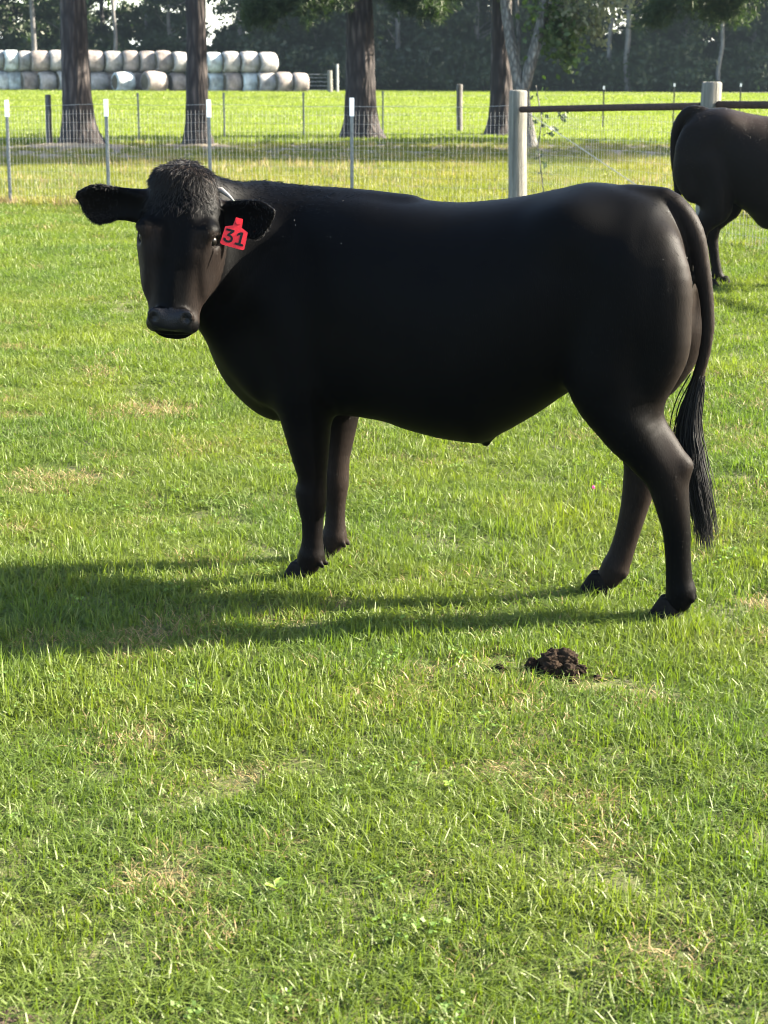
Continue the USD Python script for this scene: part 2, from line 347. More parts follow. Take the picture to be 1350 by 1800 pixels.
def head_shape(F, O, X, Y, Z, s=1.0):
    """O: middle of the forehead between the eyes; X to the animal's left, Y down the nose, Z out of the face"""
    B = np.stack([X, Y, Z])
    P = lambda x, y, z: O + s * (x * X + (y * .83 if y > 0 else y) * Y + z * Z)
    t = np.array([-.235, -.21, -.17, -.12, -.06, 0, .06, .12, .18, .23, .27, .305, .335, .35])
    hw = np.array([.03, .070, .094, .106, .112, .116, .106, .094, .085, .080, .079, .078, .066, .04])
    zf = np.array([-.06, -.03, -.008, .006, .010, .006, .004, .004, .004, .002, -.002, -.006, -.022, -.045])
    zb = np.array([-.10, -.14, -.17, -.20, -.225, -.235, -.235, -.215, -.178, -.150, -.138, -.132, -.12, -.10])
    t = np.where(t > 0, t * .83, t)
    from scipy.interpolate import PchipInterpolator as PC
    f_hw, f_zf, f_zb = (PC(t, q) for q in (hw, zf, zb))
    def fn(x, y, z):
        px, py, pz = ((x - O[0]) * B[i, 0] + (y - O[1]) * B[i, 1] + (z - O[2]) * B[i, 2] for i in range(3))
        px, py, pz = px / s, py / s, pz / s
        c = np.clip(py, t[0], t[-1]); W, A, Bk = f_hw(c), f_zf(c), f_zb(c)
        zc, hh = (A + Bk) / 2, (A - Bk) / 2
        a = np.abs(px) / (W * (1 - .22 * np.clip((zc - pz) / hh, -.3, 1))) + 1e-6; b = np.abs(pz - zc) / hh + 1e-6
        e = 2.35 - .95 * smoothstep(.02, .10, c) * (pz > zc) * (c < .27); q = (a ** e + b ** e) ** (1 / e)
        g = q ** (1 - e) * np.sqrt((a ** (e - 1) / W) ** 2 + (b ** (e - 1) / hh) ** 2) + 1e-6
        d = np.clip((q - 1) / g, -.3, .3); out = np.abs(py - c)
        return s * np.where(out > 0, np.sqrt(np.maximum(d, 0) ** 2 + out ** 2), d)
    F.add(fn, O - .42 * s, O + .42 * s, .04)
    for sg in (-1, 1):
        F.ell(P(sg * .088, -.022, -.012), s * np.array([.034, .022, .030]), B, .025)                # brow
        F.ell(P(sg * .074, .060, -.10), s * np.array([.028, .09, .085]), B, .09)                 # cheek
        F.ell(P(sg * .118, .004, -.024), s * np.array([.022, .020, .022]), B, .012, cut=True)       # eye socket
        F.ell(P(sg * .046, .292, -.006), s * np.array([.026, .024, .018]), B, .015)                # nostril wing
        F.ell(P(sg * .047, .302, .004), s * np.array([.013, .015, .022]), B, .006, cut=True)        # nostril
        F.ell(P(sg * .048, .315, -.050), s * np.array([.030, .026, .036]), B, .02)                 # upper lip
    F.ell(P(0, .30, -.018), s * np.array([.050, .036, .022]), B, .015)                               # muzzle pad
    F.ell(P(0, .338, -.085), s * np.array([.052, .020, .040]), B, .02)                              # chin
    F.cone(P(-.055, .352, -.066), P(.055, .352, -.066), .009, .009, .008, cut=True)                     # mouth line
    F.ell(P(-.006, -.180, -.05), s * np.array([.080, .048, .06]), B, .05)                                # poll
    return P, B

def ear_shape(F, root, tip, face, width=.052, droop=.012, s=1.0):
    """a cupped leaf-shaped ear from root to tip, its hollow side turned to face"""
    from scipy.interpolate import PchipInterpolator as PC
    root, tip = np.array(root), np.array(tip); A = unit(tip - root); N = unit(face - A * (face @ A)); W = np.cross(N, A); L = np.linalg.norm(tip - root)
    if W[2] < 0:
        W = -W
    wp = PC(np.array([-.25, 0, .2, .45, .65, .85, 1.0]) * L, np.array([.026, .030, .036, .9 * width, width, .68 * width, .006]))
    dp = PC(np.array([-.25, 0, .3, .6, .85, 1.0]) * L, np.array([0, 0, -.3, -1.0, -.5, .2]) * droop)
    def fn(x, y, z):
        d = [x - root[0], y - root[1], z - root[2]]
        a, w, n = (sum(d[i] * q[i] for i in range(3)) for q in (A, W, N))
        c = np.clip(a, -.25 * L, L); hw = wp(c); w = w - dp(c); e = np.maximum(np.abs(w) - hw, 0)
        cup = .30 * np.minimum(np.abs(w), hw) ** 2 / .045 * (1 - .3 * c / L) - .012 * np.sin(np.clip(c / L, 0, 1) * 3.14)
        th = .0095 + .014 * np.clip(1 - c / (.35 * L), 0, 1)
        return np.sqrt(e ** 2 + (n - cup) ** 2 + (a - c) ** 2) - th
    P_ = np.stack([root - A * .25 * L, tip]); F.add(fn, P_.min(0) - .09, P_.max(0) + .09, .018)
    return A, W, N

def claw_pair(c, fwd, side, s=1.0):
    """a cloven hoof: two claws side by side"""
    parts = []
    for sg in (-1, 1):
        hull = []
        for (f, w, z, r) in ((.050, .016, .012, .010), (-.030, .020, .012, .014), (.012, .016, .060, .018), (-.022, .018, .060, .018), (.030, .022, .030, .013), (-.01, .036, .012, .008), (.03, .034, .012, .007)):
            b = trimesh.creation.icosphere(1, r * s); b.apply_translation(np.array(c) + s * (f * fwd + sg * (w + .002) * side) + np.array([0, 0, z * s])); hull.append(np.array(b.vertices))
        h = trimesh.convex.convex_hull(np.vstack(hull)); parts.append((h.vertices, h.faces))
    return merge(parts)

def leg_shape(F, pts, k=.03):
    F.chain(pts, .045)

coat = M('black_coat', {
    'tc': ('texture_coordinate', {}), 'mp': ('mapping', {'scale': (95.0, 95.0, 11.0)}), 'n': ('noise_texture', {'scale': 4.0, 'detail': 5.0, 'roughness': .7}),
    'n2': ('noise_texture', {'scale': 6.0, 'detail': 4.0, 'roughness': .6}), 'at': ('attribute', {'attribute': 'brown'}),
    'r': ('rgb_ramp', {'ramp': [(.35, (.00022, .0002, .0003)), (.65, (.0005, .00045, .00045))]}), 'rb': ('rgb_ramp', {'ramp': [(.35, (.007, .0052, .0043)), (.65, (.018, .0130, .0105))]}),
    'm': ('mix', {}), 'am': ('math', {'math_type': 'multiply'}), 'b': ('bump', {'strength': .28, 'distance': .003}),
    'p': ('principled_bsdf', {'roughness': .5, 'specular_ior_level': .024})},
    [('tc.object', 'mp.vector'), ('mp.vector', 'n.vector'), ('tc.object', 'n2.vector'), ('n2.fac', 'r.fac'), ('n.fac', 'rb.fac'), ('r.color', 'm.color1'), ('rb.color', 'm.color2'),
     ('at.fac', 'm.fac'), ('m.color', 'p.base_color'), ('n.fac', 'b.height'), ('b.normal', 'p.normal')], 'p.BSDF')
def hair_mat(name, c1, c2, rough=.45):
    return M(name, {'h': ('hair_info', {}), 'r': ('rgb_ramp', {'ramp': [(0, c1), (.35, tuple(.5 * np.array(c1) + .5 * np.array(c2))), (1, c2)]}), 'n': ('white_noise_texture', {'dimensions': '1D'}),
                    'p': ('principled_bsdf', {'roughness': rough, 'specular_ior_level': .12})}, [('h.intercept', 'r.fac'), ('r.color', 'p.base_color')], 'p.BSDF')
black_hair = hair_mat('black_hair', (.0007, .0006, .0007), (.002, .0017, .0016))
brown_hair = hair_mat('brown_hair', (.003, .0025, .0022), (.075, .047, .031))
switch_hair = hair_mat('tail_hair', (.003, .0028, .003), (.012, .008, .006))
hoof_mat = plain('hoof_horn', (.0035, .003, .0027), .7, .4, 30, .3, spec=.03)
eye_mat = plain('eyeball', (.003, .0025, .002), .3, .3, 60, spec=.12)
pad_mat = M('muzzle_skin', {
    'tc': ('texture_coordinate', {}), 'v': ('voronoi_texture', {'scale': 220.0}), 'b': ('bump', {'strength': .35, 'distance': .002}),
    'p': ('principled_bsdf', {'base_color': (.0022, .0022, .0028), 'roughness': .36, 'specular_ior_level': .12})},
    [('tc.object', 'v.vector'), ('v.distance', 'b.height'), ('b.normal', 'p.normal')], 'p.BSDF')
horn_mat = plain('horn_bud', (.08, .073, .065), .6, .2, 60)
tag_mat = plain('red_tag', (.34, .002, .007), .5, .1, 30, spec=.25)
ink_mat = plain('tag_ink', (.004, .004, .005), .7, .1, 30, spec=.08)
skin_mat = plain('bare_skin', (.13, .075, .055), .6, .35, 40, .3)
fleck_mat = plain('pale_fleck', (.16, .15, .13), .9, .2, 60)

def strands(mesh, n, length, flow, lift, rng, mask, jitter=.35, seg=4, droop=.0, w0=.0011):
    """hairs rooted on the mesh where mask > 0: flow(p) gives the way they lie, lift how far they stand off"""
    prob = mask * mesh.area_faces; prob = prob / prob.sum()
    fi = rng.choice(len(prob), n, p=prob); bc = rng.dirichlet((1, 1, 1), n)
    p = np.einsum('ij,ijk->ik', bc, mesh.triangles[fi]); nrm = mesh.face_normals[fi]
    d = flow(p) + rng.normal(0, jitter, (n, 3)); d -= nrm * (d * nrm).sum(1, keepdims=True); d /= np.linalg.norm(d, axis=1, keepdims=True) + 1e-9
    d = d * np.sqrt(1 - lift ** 2) + nrm * lift * rng.uniform(.6, 1.4, (n, 1))
    L = (length(p) if callable(length) else length) * rng.uniform(.6, 1.25, n)
    t = np.linspace(0, 1, seg)[None, :, None]
    pts = p[:, None] - nrm[:, None] * .002 + d[:, None] * L[:, None, None] * t - np.array([0, 0, 1.0]) * (droop * L)[:, None, None] * t ** 2 if np.ndim(droop) else \
        p[:, None] - nrm[:, None] * .002 + d[:, None] * L[:, None, None] * t + np.array([0, 0, -droop]) * L[:, None, None] * t ** 2
    wid = np.tile(w0 * np.array([1, .9, .7, .25])[:seg], (n, 1))
    return pts.reshape(-1, 3), np.full(n, seg), wid.ravel()

def body_mesh(path_parent, mesh, brown):
    nrm = mesh.vertex_normals
    m = UsdGeom.Mesh.Define(stage, numbered(str(path_parent.GetPath()) + '/body'))
    m.CreatePointsAttr(Vt.Vec3fArray.FromNumpy(np.asarray(mesh.vertices, np.float32)))
    m.CreateFaceVertexCountsAttr(Vt.IntArray.FromNumpy(np.full(len(mesh.faces), 3, np.int32)))
    m.CreateFaceVertexIndicesAttr(Vt.IntArray.FromNumpy(np.asarray(mesh.faces, np.int32).ravel()))
    m.CreateSubdivisionSchemeAttr('none')
    m.CreateNormalsAttr(Vt.Vec3fArray.FromNumpy(np.asarray(nrm, np.float32))); m.SetNormalsInterpolation('vertex')
    UsdGeom.PrimvarsAPI(m).CreatePrimvar('brown', Sdf.ValueTypeNames.FloatArray, 'vertex').Set(Vt.FloatArray.FromNumpy(np.asarray(brown, np.float32)))
    UsdShade.MaterialBindingAPI.Apply(m.GetPrim()).Bind(coat)
    return m

def trunk_and_legs(F, legs):
    F.add(trunk_shape, (-1.24, -.34, .48), (.42, .34, 1.35), .02)
    for sg in (-1, 1):
        F.ell((.10, sg * .175, .88), (.15, .085, .26), None, .08)                                    # shoulder
        F.chain([(-1.02, sg * .135, 1.10, .080), (-1.04, sg * .145, .95, .085), (-1.02, sg * .155, .78, .092)], .10)                                   # thigh
        F.ell((-.87, sg * .165, 1.19), (.06, .045, .045), None, .12)                                    # hook bone
        F.chain([(-1.145, sg * .12, 1.15, .056), (-1.172, sg * .14, 1.02, .070), (-1.172, sg * .145, .88, .072), (-1.10, sg * .14, .72, .068)], .06)                  # buttock
    F.ell((.165, 0, .715), (.14, .10, .16), None, .09)                                                 # brisket
    F.cone((-.30, 0, 1.235), (.20, 0, 1.255), .035, .04, .05)                                         # withers
    for pts in legs:
        leg_shape(F, pts)

def front_leg(sg, du=0.0, w=.128):
    return [(.09 + du * .3, sg * .155, .95, .11), (.0 + du * .5, sg * .165, .70, .105), (-.012 + du * .7, sg * .155, .56, .082), (-.018 + du, sg * (w + .012), .43, .059), (-.020 + du, sg * w, .355, .047), (-.014 + du, sg * w, .315, .052), (-.017 + du, sg * w, .27, .047),
            (-.018 + du, sg * w, .225, .037), (-.017 + du, sg * w, .15, .034), (-.013 + du, sg * w, .095, .045), (.004 + du, sg * w, .062, .038), (.016 + du, sg * w, .045, .034)]

def heifer():
    a, b = np.array([-.94, .342, 0]), np.array([.342, .94, 0])
    P0 = np.array([-.21, 5.59, 0])
    t = thing('cow', P0, math.degrees(math.atan2(.342, -.94)), 'black heifer standing broadside in the near grass with red ear tag 31', 'cow')
    L = lambda d: np.array([np.dot(d, a), -np.dot(d, b), d[2]])                                      # world direction -> the animal's own
    F = Field((-1.36, -.42, -.03), (.62, .78, 1.47), .008)
    near_hind = [(-1.0, .135, .95, .10), (-.985, .155, .77, .110), (-1.06, .155, .625, .090), (-1.13, .14, .53, .070), (-1.185, .125, .455, .062), (-1.203, .12, .385, .054),
                 (-1.222, .115, .29, .043), (-1.230, .112, .20, .039), (-1.237, .11, .125, .042), (-1.244, .11, .090, .047), (-1.228, .11, .058, .038), (-1.216, .11, .045, .034)]
    far_hind = [(-.98, -.135, .95, .10), (-.93, -.16, .76, .110), (-.99, -.15, .60, .090), (-1.045, -.12, .51, .068), (-1.065, -.105, .44, .060), (-1.058, -.10, .37, .053),
                (-1.042, -.095, .28, .043), (-1.022, -.09, .19, .039), (-1.004, -.085, .125, .042), (-.99, -.08, .090, .046), (-.972, -.08, .058, .038), (-.96, -.08, .045, .034)]
    trunk_and_legs(F, [front_leg(1), front_leg(-1, .02), near_hind, far_hind])
    F.chain([(-1.14, .105, .88, .075), (-1.115, .115, .76, .06), (-1.12, .12, .66, .042), (-1.185, .122, .56, .032), (-1.234, .122, .498, .027)], .04); F.cone((-1.232, .122, .500), (-1.21, .12, .40), .026, .03, .02)   # hamstring and point of hock
    F.chain([(-1.13, -.105, .88, .075), (-1.06, -.12, .74, .06), (-1.03, -.12, .63, .045), (-1.075, -.11, .535, .032), (-1.115, -.105, .475, .027)], .04); F.cone((-1.115, -.105, .475), (-1.07, -.10, .38), .026, .03, .02)
    F.cone((-.57, .0, .53), (-.575, .0, .492), .024, .009, .03)                                      # navel
    for (u, w, z) in ((-.058, .128, .072), (-.038, -.128, .072), (-1.283, .11, .078), (-1.03, -.08, .078)):
        for sg in (-1, 1):
            F.ell((u, w + sg * .018, z), (.009, .008, .012), None, .010)                            # dew claws
    # neck turned to the animal's left, then the head
    O = L(np.array([-.627, 5.205, 1.176]) - P0)
    Yw = unit([-.075, -.27, -.96]); Zw = unit(np.array([-.03, -.97, .25])); Zw = unit(Zw - Yw * (Zw @ Yw)); Xw = np.cross(Zw, Yw)
    X, Y, Z = L(Xw), L(Yw), L(Zw)
    back = O - Z * .17 - Y * .08
    F.cone((.14, .04, 1.14), back + np.array([0, 0, -.03]), .12, .085, .09)                          # crest
    F.cone((.14, .02, .98), back + np.array([0, 0, -.15]), .15, .09, .09)                           # throat side
    F.cone((.22, .06, .78), O - Z * .20 + Y * .10, .10, .055, .10)                                   # dewlap
    F.cone((.20, 0, 1.235), O - Z * .14 - Y * .19, .045, .05, .07)
    Ph, B = head_shape(F, O, X, Y, Z)
    # ears: world targets
    ears = []
    for root, tip, face in ((L(np.array([-.752, 5.315, 1.258]) - P0), L(np.array([-.930, 5.27, 1.290]) - P0), L(np.array([.10, -.97, -.12]))), (L(np.array([-.517, 5.345, 1.222]) - P0), L(np.array([-.338, 5.275, 1.238]) - P0), L(np.array([-.05, -.97, -.10])))):
        ears.append((root, tip) + ear_shape(F, root, tip, face, .054, .014))
    # tail
    tail = [(-1.02, 0, 1.285, .036), (-1.11, 0, 1.282, .040), (-1.172, 0, 1.245, .037), (-1.215, 0, 1.18, .033), (-1.240, 0, 1.10, .026), (-1.260, 0, 1.0, .022), (-1.270, 0, .90, .0195), (-1.262, 0, .82, .018), (-1.246, 0, .75, .018), (-1.240, 0, .69, .020), (-1.232, 0, .62, .018)]
    F.chain(tail, .03)
    m = F.surface()
    v = m.vertices; nz = m.vertex_normals
    # brown where the coat is sun-bleached: rear of the thighs, legs, poll
    rel = (v - O) @ B.T
    legs = smoothstep(.62, .35, v[:, 2]) * (.12 + .4 * (v[:, 1] < 0)) * (rel[:, 2] < -.3)
    rear = smoothstep(-1.10, -1.24, v[:, 0]) * smoothstep(.25, .6, v[:, 2]) * .5 * smoothstep(.24, .14, np.abs(v[:, 1]))
    poll = smoothstep(-.10, -.20, rel[:, 1]) * (rel[:, 2] > -.14) * (np.abs(rel[:, 0]) < .13) * .9
    face = .38 * smoothstep(.03, .07, np.abs(rel[:, 0])) * (rel[:, 1] > -.02) * (rel[:, 1] < .25) * (rel[:, 2] > -.15) * (np.abs(rel[:, 0]) < .16)
    brown = np.clip(np.maximum.reduce([legs, rear, poll, face]) * (.5 + meshkit.fbm(v * 9, 3, 3)), 0, 1)
    body_mesh(t, m, brown)
    rng = np.random.default_rng(31)
    fc = m.triangles_center; frel = (fc - O) @ B.T
    # hair
    flow = lambda p: np.tile([-.7, 0, -.7], (len(p), 1))
    onhead = (np.abs(frel) < np.array([.30, .40, .30])).all(1) & (fc[:, 1] > .28)
    pollf = lambda p: np.outer(np.ones(len(p)), Y * .8 + Z * .1) + ((p - O) @ X)[:, None] * X * 9
    pm = smoothstep(-.055, -.135, frel[:, 1]) * ((frel[:, 1] > -.27) & (np.abs(frel[:, 0]) < .10) & (frel[:, 2] > -.14))
    p, c, w = strands(m, 3600, lambda p: .020 + .020 * meshkit.noise(p * 60, 2), pollf, .15, rng, pm, .6, w0=.0014)
    curves('poll_hair', p, c, w, brown_hair, t, 'tousled dark brown hair on the crown of the head', basis='cubic')
    em = np.zeros(len(fc))
    for root, tip, A, W, N in ears:
        q = fc - root; al = q @ A; em += ((al > .06) & (al < .25) & (np.abs(q @ W) < .075) & (np.abs(q @ N) < .045)) * (1 + 6 * (np.abs(q @ W) > .040))
    earf = lambda p: np.where(((p - O) @ X > 0)[:, None], ears[1][2] * .6, ears[0][2] * .6) - np.array([0, 0, .6])
    p, c, w = strands(m, 3000, .011, earf, .35, rng, np.clip(em, 0, 8), .5, w0=.0012)
    curves('ear_hair', p, c, w, brown_hair, t, 'fine fringe of hair round both ears', basis='cubic')
    bm = (~onhead) & (fc[:, 2] > .07)
    crest = lambda p: .010 + .016 * smoothstep(-.25, .05, p[:, 0]) * smoothstep(1.2, 1.27, p[:, 2])
    p, c, w = strands(m, 45000, crest, flow, .22, rng, bm.astype(float), .25, w0=.0009)
    curves('coat_hair', p, c, w, black_hair, t, basis='cubic')
    hf = lambda p: np.outer(np.ones(len(p)), Y)
    p, c, w = strands(m, 9000, .009, hf, .2, rng, (onhead & (frel[:, 1] < .26)).astype(float), .3, w0=.0008)
    curves('face_hair', p, c, w, black_hair, t, basis='cubic')
    # tail switch: long hairs from the end of the tail
    n = 760; base = np.array([-1.226, 0, .66]); k = np.linspace(0, 1, 7)
    mid = np.array([(-1.250, 0, .74), (-1.230, 0, .65), (-1.226, 0, .56), (-1.240, 0, .47), (-1.262, 0, .39), (-1.280, 0, .31), (-1.292, 0, .235)])
    spread = np.array([.010, .019, .026, .028, .027, .025, .026])
    off = rng.normal(0, .55, (n, 1, 3)) * np.array([1, .8, 0]); Ls = rng.uniform(.55, 1.08, n)
    pts = np.empty((n, 7, 3))
    for i in range(n):
        tt = np.clip(k * Ls[i], 0, 1.08)
        for ax in range(3):
            pts[i, :, ax] = np.interp(tt, k, mid[:, ax])
        pts[i] += off[i] * np.interp(tt, k, spread)[:, None] + np.cumsum(rng.normal(0, .004, (7, 3)), 0)
        pts[i, :, 2] += rng.uniform(-.03, .03)
    curves('tail_switch', pts.reshape(-1, 3), np.full(n, 7), np.tile(.0032 * np.array([1.2, 1.2, 1.1, 1, .8, .6, .25]), n), switch_hair, t, 'long black tuft of hair at the end of the tail', basis='cubic')
    # hooves
    for c, f in (((.030, .128, 0), 1), ((.052, -.128, 0), 1), ((-1.203, .11, 0), 1), ((-.938, -.08, 0), 1)):
        obj('hoof', claw_pair(c, np.array([1.0, 0, 0]), np.array([0, 1.0, 0])), hoof_mat, t, smooth=35)
    # eyes
    for sg in (-1, 1):
        e = trimesh.creation.icosphere(3, .0165); e.apply_translation(Ph(sg * .1025, .003, -.034))
        obj('eye', e, eye_mat, t, smooth=True)
    sel = (frel[:, 1] > .222) & (frel[:, 1] < .285) & (frel[:, 2] > -.055) & (np.abs(frel[:, 0]) < .066 - .35 * np.maximum(.25 - frel[:, 1], 0))
    sub = m.submesh([np.flatnonzero(sel)], append=True, repair=False); sub.vertices = sub.vertices + sub.vertex_normals * .0012
    obj('muzzle', sub, pad_mat, t, smooth=True, label='bare damp skin of the nose')
    # small pale horn bud beside the left ear
    hb = tube([Ph(.088, -.165, -.085), Ph(.112, -.165, -.080), Ph(.135, -.150, -.075), Ph(.156, -.132, -.072)], [.010, .009, .006, .002], 10)
    obj('horn_bud', hb, horn_mat, t, smooth=True, label='short pale horn bud beside the tagged ear')
    # ear tag hanging from the tagged ear
    root, tip, A, W, N = ears[1]
    from shapely.geometry import Polygon
    poly = Polygon([(-.012, .0), (.012, .0), (.016, -.030), (.040, -.040), (.043, -.098), (.038, -.103), (-.038, -.103), (-.043, -.098), (-.040, -.040), (-.016, -.030)]).buffer(-.002).buffer(.002)
    tg = trimesh.creation.extrude_polygon(poly, .0022, engine='earcut')
    txt = meshkit.text_mesh('31', .044, .0012, bold=True); txt.apply_translation([-txt.bounds[:, 0].mean(), -.090, .0024])
    zt = unit(L(np.array([.10, -.97, .20]))); yt = unit(L(np.array([.27, .05, .95]))); yt = unit(yt - zt * (yt @ zt)); xt = np.cross(yt, zt)
    T = np.eye(4); T[:3, 0], T[:3, 1], T[:3, 2] = xt, yt, zt; T[:3, 3] = L(np.array([-.438, 5.235, 1.226]) - P0)
    T[:3, :3] *= .88
    tg.apply_transform(T); txt.apply_transform(T)
    et = obj('ear_tag', tg, tag_mat, t, label='red plastic ear tag numbered 31')
    obj('tag_number', txt, ink_mat, et)
    btn = trimesh.creation.cylinder(.011, .010, sections=20); btn.apply_translation([0, -.012, .004]); btn.apply_transform(T)
    obj('tag_stud', btn, tag_mat, et)
    # pale chaff on the back
    fl = []
    sel = np.flatnonzero((m.face_normals[:, 2] > .1) & (fc[:, 1] > .03) & (((fc[:, 0] < .15) & (fc[:, 0] > -.35)) | (fc[:, 0] < -1.08)) & (fc[:, 2] > 1.1))
    for i in rng.choice(sel, 18, replace=False):
        s_ = trimesh.creation.icosphere(0, rng.uniform(.0010, .0026)); s_.apply_scale([1, rng.uniform(.6, 1), .6]); s_.apply_translation(fc[i] + m.face_normals[i] * .004); fl.append((s_.vertices, s_.faces))
    obj('chaff_flecks', merge(fl), fleck_mat, t, label='pale flecks of chaff along the back and tail head', kind='stuff')
    return t, m

cow1, cow_mesh = heifer()

# ------------------------------------------------------------------ the second animal, further off at the right, facing away to the right
def second_cow():
    t = thing('cow', (3.57, 13.5, 0), -8.0, 'dark brown black cow standing by the pipe rail, cut off by the frame edge', 'cow', scale=1.05)
    F = Field((-1.36, -.42, -.03), (1.05, .42, 1.5), .013)
    rear = lambda sg, du: [(-1.0 + du * .2, sg * .15, .92, .13), (-.97 + du * .5, sg * .165, .74, .125), (-1.01 + du, sg * .165, .61, .105), (-1.075 + du, sg * .14, .52, .078), (-1.125 + du, sg * .125, .445, .062), (-1.13 + du, sg * .12, .38, .052),
                            (-1.115 + du, sg * .115, .29, .041), (-1.10 + du, sg * .112, .20, .038), (-1.085 + du, sg * .11, .125, .041), (-1.08 + du, sg * .11, .090, .045), (-1.05 + du, sg * .11, .058, .037), (-1.035 + du, sg * .11, .045, .034)]
    trunk_and_legs(F, [front_leg(1), front_leg(-1, .05), rear(1, .20), rear(-1, .10)])
    for sg, q in ((1, .20), (-1, .10)):
        F.chain([(-1.15, sg * .13, .92, .075), (-1.12 + q * .3, sg * .13, .76, .075), (-1.04 + q * .8, sg * .13, .62, .062), (-1.09 + q, sg * .125, .52, .045), (-1.165 + q, sg * .122, .47, .028), (-1.15 + q, sg * .12, .40, .030)], .06)
    F.cone((-.25, 0, .60), (-.50, 0, .56), .10, .12, .09)
    F.cone((.14, 0, 1.12), (.62, 0, 1.25), .14, .10, .09); F.cone((.14, 0, .95), (.60, 0, 1.14), .16, .10, .09)
    X, Y, Z = np.array([0, 1.0, 0]), unit([.62, 0, -.78]), unit([.78, 0, .62])
    O = np.array([.82, 0, 1.26]); Ph, B = head_shape(F, O, X, Y, Z)
    for sg in (-1, 1):
        ear_shape(F, Ph(sg * .11, -.10, -.06), Ph(sg * .29, -.10, -.06), Z + .4 * Y, .055)
    F.chain([(-1.06, 0, 1.295, .05), (-1.13, 0, 1.30, .046), (-1.195, 0, 1.25, .042), (-1.235, 0, 1.16, .036), (-1.245, 0, 1.06, .031), (-1.24, 0, .95, .028), (-1.225, 0, .85, .026), (-1.21, 0, .75, .026), (-1.20, 0, .66, .03), (-1.20, 0, .55, .03), (-1.20, 0, .45, .022)], .03)
    m = F.surface(); v = m.vertices
    back = smoothstep(1.10, 1.3, v[:, 2]) * smoothstep(-1.0, -.7, v[:, 0]) * .9 + .18
    body_mesh(t, m, np.clip(back * (.6 + .8 * meshkit.fbm(v * 8, 3, 4)), 0, 1))
    rng = np.random.default_rng(8); fc = m.triangles_center
    p, c, w = strands(m, 14000, .016, lambda p: np.tile([-.7, 0, -.7], (len(p), 1)), .3, rng, (fc[:, 2] > .1).astype(float), .3, w0=.0016)
    curves('coat_hair', p, c, w, brown_hair, t, basis='cubic')
    p, c, w = strands(m, 500, .20, lambda p: np.tile([-.1, 0, -1.], (len(p), 1)), .15, rng, ((fc[:, 0] < -1.17) & (np.abs(fc[:, 1]) < .06) & (fc[:, 2] < .62) & (fc[:, 2] > .42)).astype(float), .2, w0=.004)
    curves('tail_switch', p, c, w, switch_hair, t, basis='cubic')
    for c in ((.030, .128, 0), (.08, -.128, 0), (-.82, .11, 0), (-.92, -.11, 0)):
        obj('hoof', claw_pair(c, np.array([1.0, 0, 0]), np.array([0, 1.0, 0])), hoof_mat, t, smooth=35)
    for sg in (-1, 1):
        e = trimesh.creation.icosphere(2, .0185); e.apply_translation(Ph(sg * .1085, .002, -.028)); obj('eye', e, eye_mat, t, smooth=True)
second_cow()

# ------------------------------------------------------------------ fences
FENCE = [(-9.0, 24.1), (-4.85, 22.5), (1.55, 20.0), (3.23, 16.65), (4.5, 14.08), (6.2, 10.64)]         # the line of the paddock fence
def along(pts, d):
    pts = np.array(pts); L = np.concatenate([[0], np.cumsum(np.linalg.norm(np.diff(pts, axis=0), axis=1))])
    return np.stack([np.interp(d, L, pts[:, 0]), np.interp(d, L, pts[:, 1])], -1), L
def steel_post(x, y, h, lean=(0, 0), tip=.21, name_tip=True):
    """a T-section post with studs down its face and a painted tip"""
    z0 = float(ground_z(x, y)) - .12; parts = []
    def sec(za, zb, s=1.0):
        a = box((0, .0, (za + zb) / 2), (.042 * s, .008 * s, zb - za)); b = box((0, .021, (za + zb) / 2), (.008 * s, .034, zb - za))
        return [a, b]
    body = sec(0, h + .12 - tip) + [box((0, -.008, z), (.014, .012, .03)) for z in np.arange(.16, h - tip, .054)]
    top = sec(h + .12 - tip, h + .12, 1.25)
    def put(ps):
        v, f = merge(ps); v = v + np.array([lean[0], lean[1], 0]) * v[:, 2:3] / (h + .12); return v + np.array([x, y, z0]), f
    return put(body), put(top)
def wooden_post(x, y, r, h, seed):
    rng = np.random.default_rng(seed); n, k = 20, 16
    zs = np.concatenate([np.linspace(-.2, h - .02, k), [h]]); ang = np.arange(n) / n * 2 * np.pi
    rr = r * (1 + .05 * np.sin(3 * ang + seed) + rng.normal(0, .012, n)); v = []
    for i, z in enumerate(zs):
        s = (1.04 - .06 * z / h) * (.90 if i == len(zs) - 1 else 1)
        v.append(np.stack([rr * s * np.cos(ang) + .008 * np.sin(z * 3 + seed), rr * s * np.sin(ang), np.full(n, z) + (rng.normal(0, .004, n) if z > h - .05 else 0)], 1))
    v = np.vstack(v); f = []; i = np.arange(n); j = (i + 1) % n
    for q in range(len(zs) - 1):
        f += [np.stack([q * n + i, q * n + j, q * n + n + j], 1), np.stack([q * n + i, q * n + n + j, q * n + n + i], 1)]
    e = (len(zs) - 1) * n; v = np.vstack([v, [0, 0, h + .004]]); f.append(np.stack([np.full(n, len(v) - 1), e + i, e + j], 1))
    return v + np.array([x, y, float(ground_z(x, y))]), np.vstack(f)

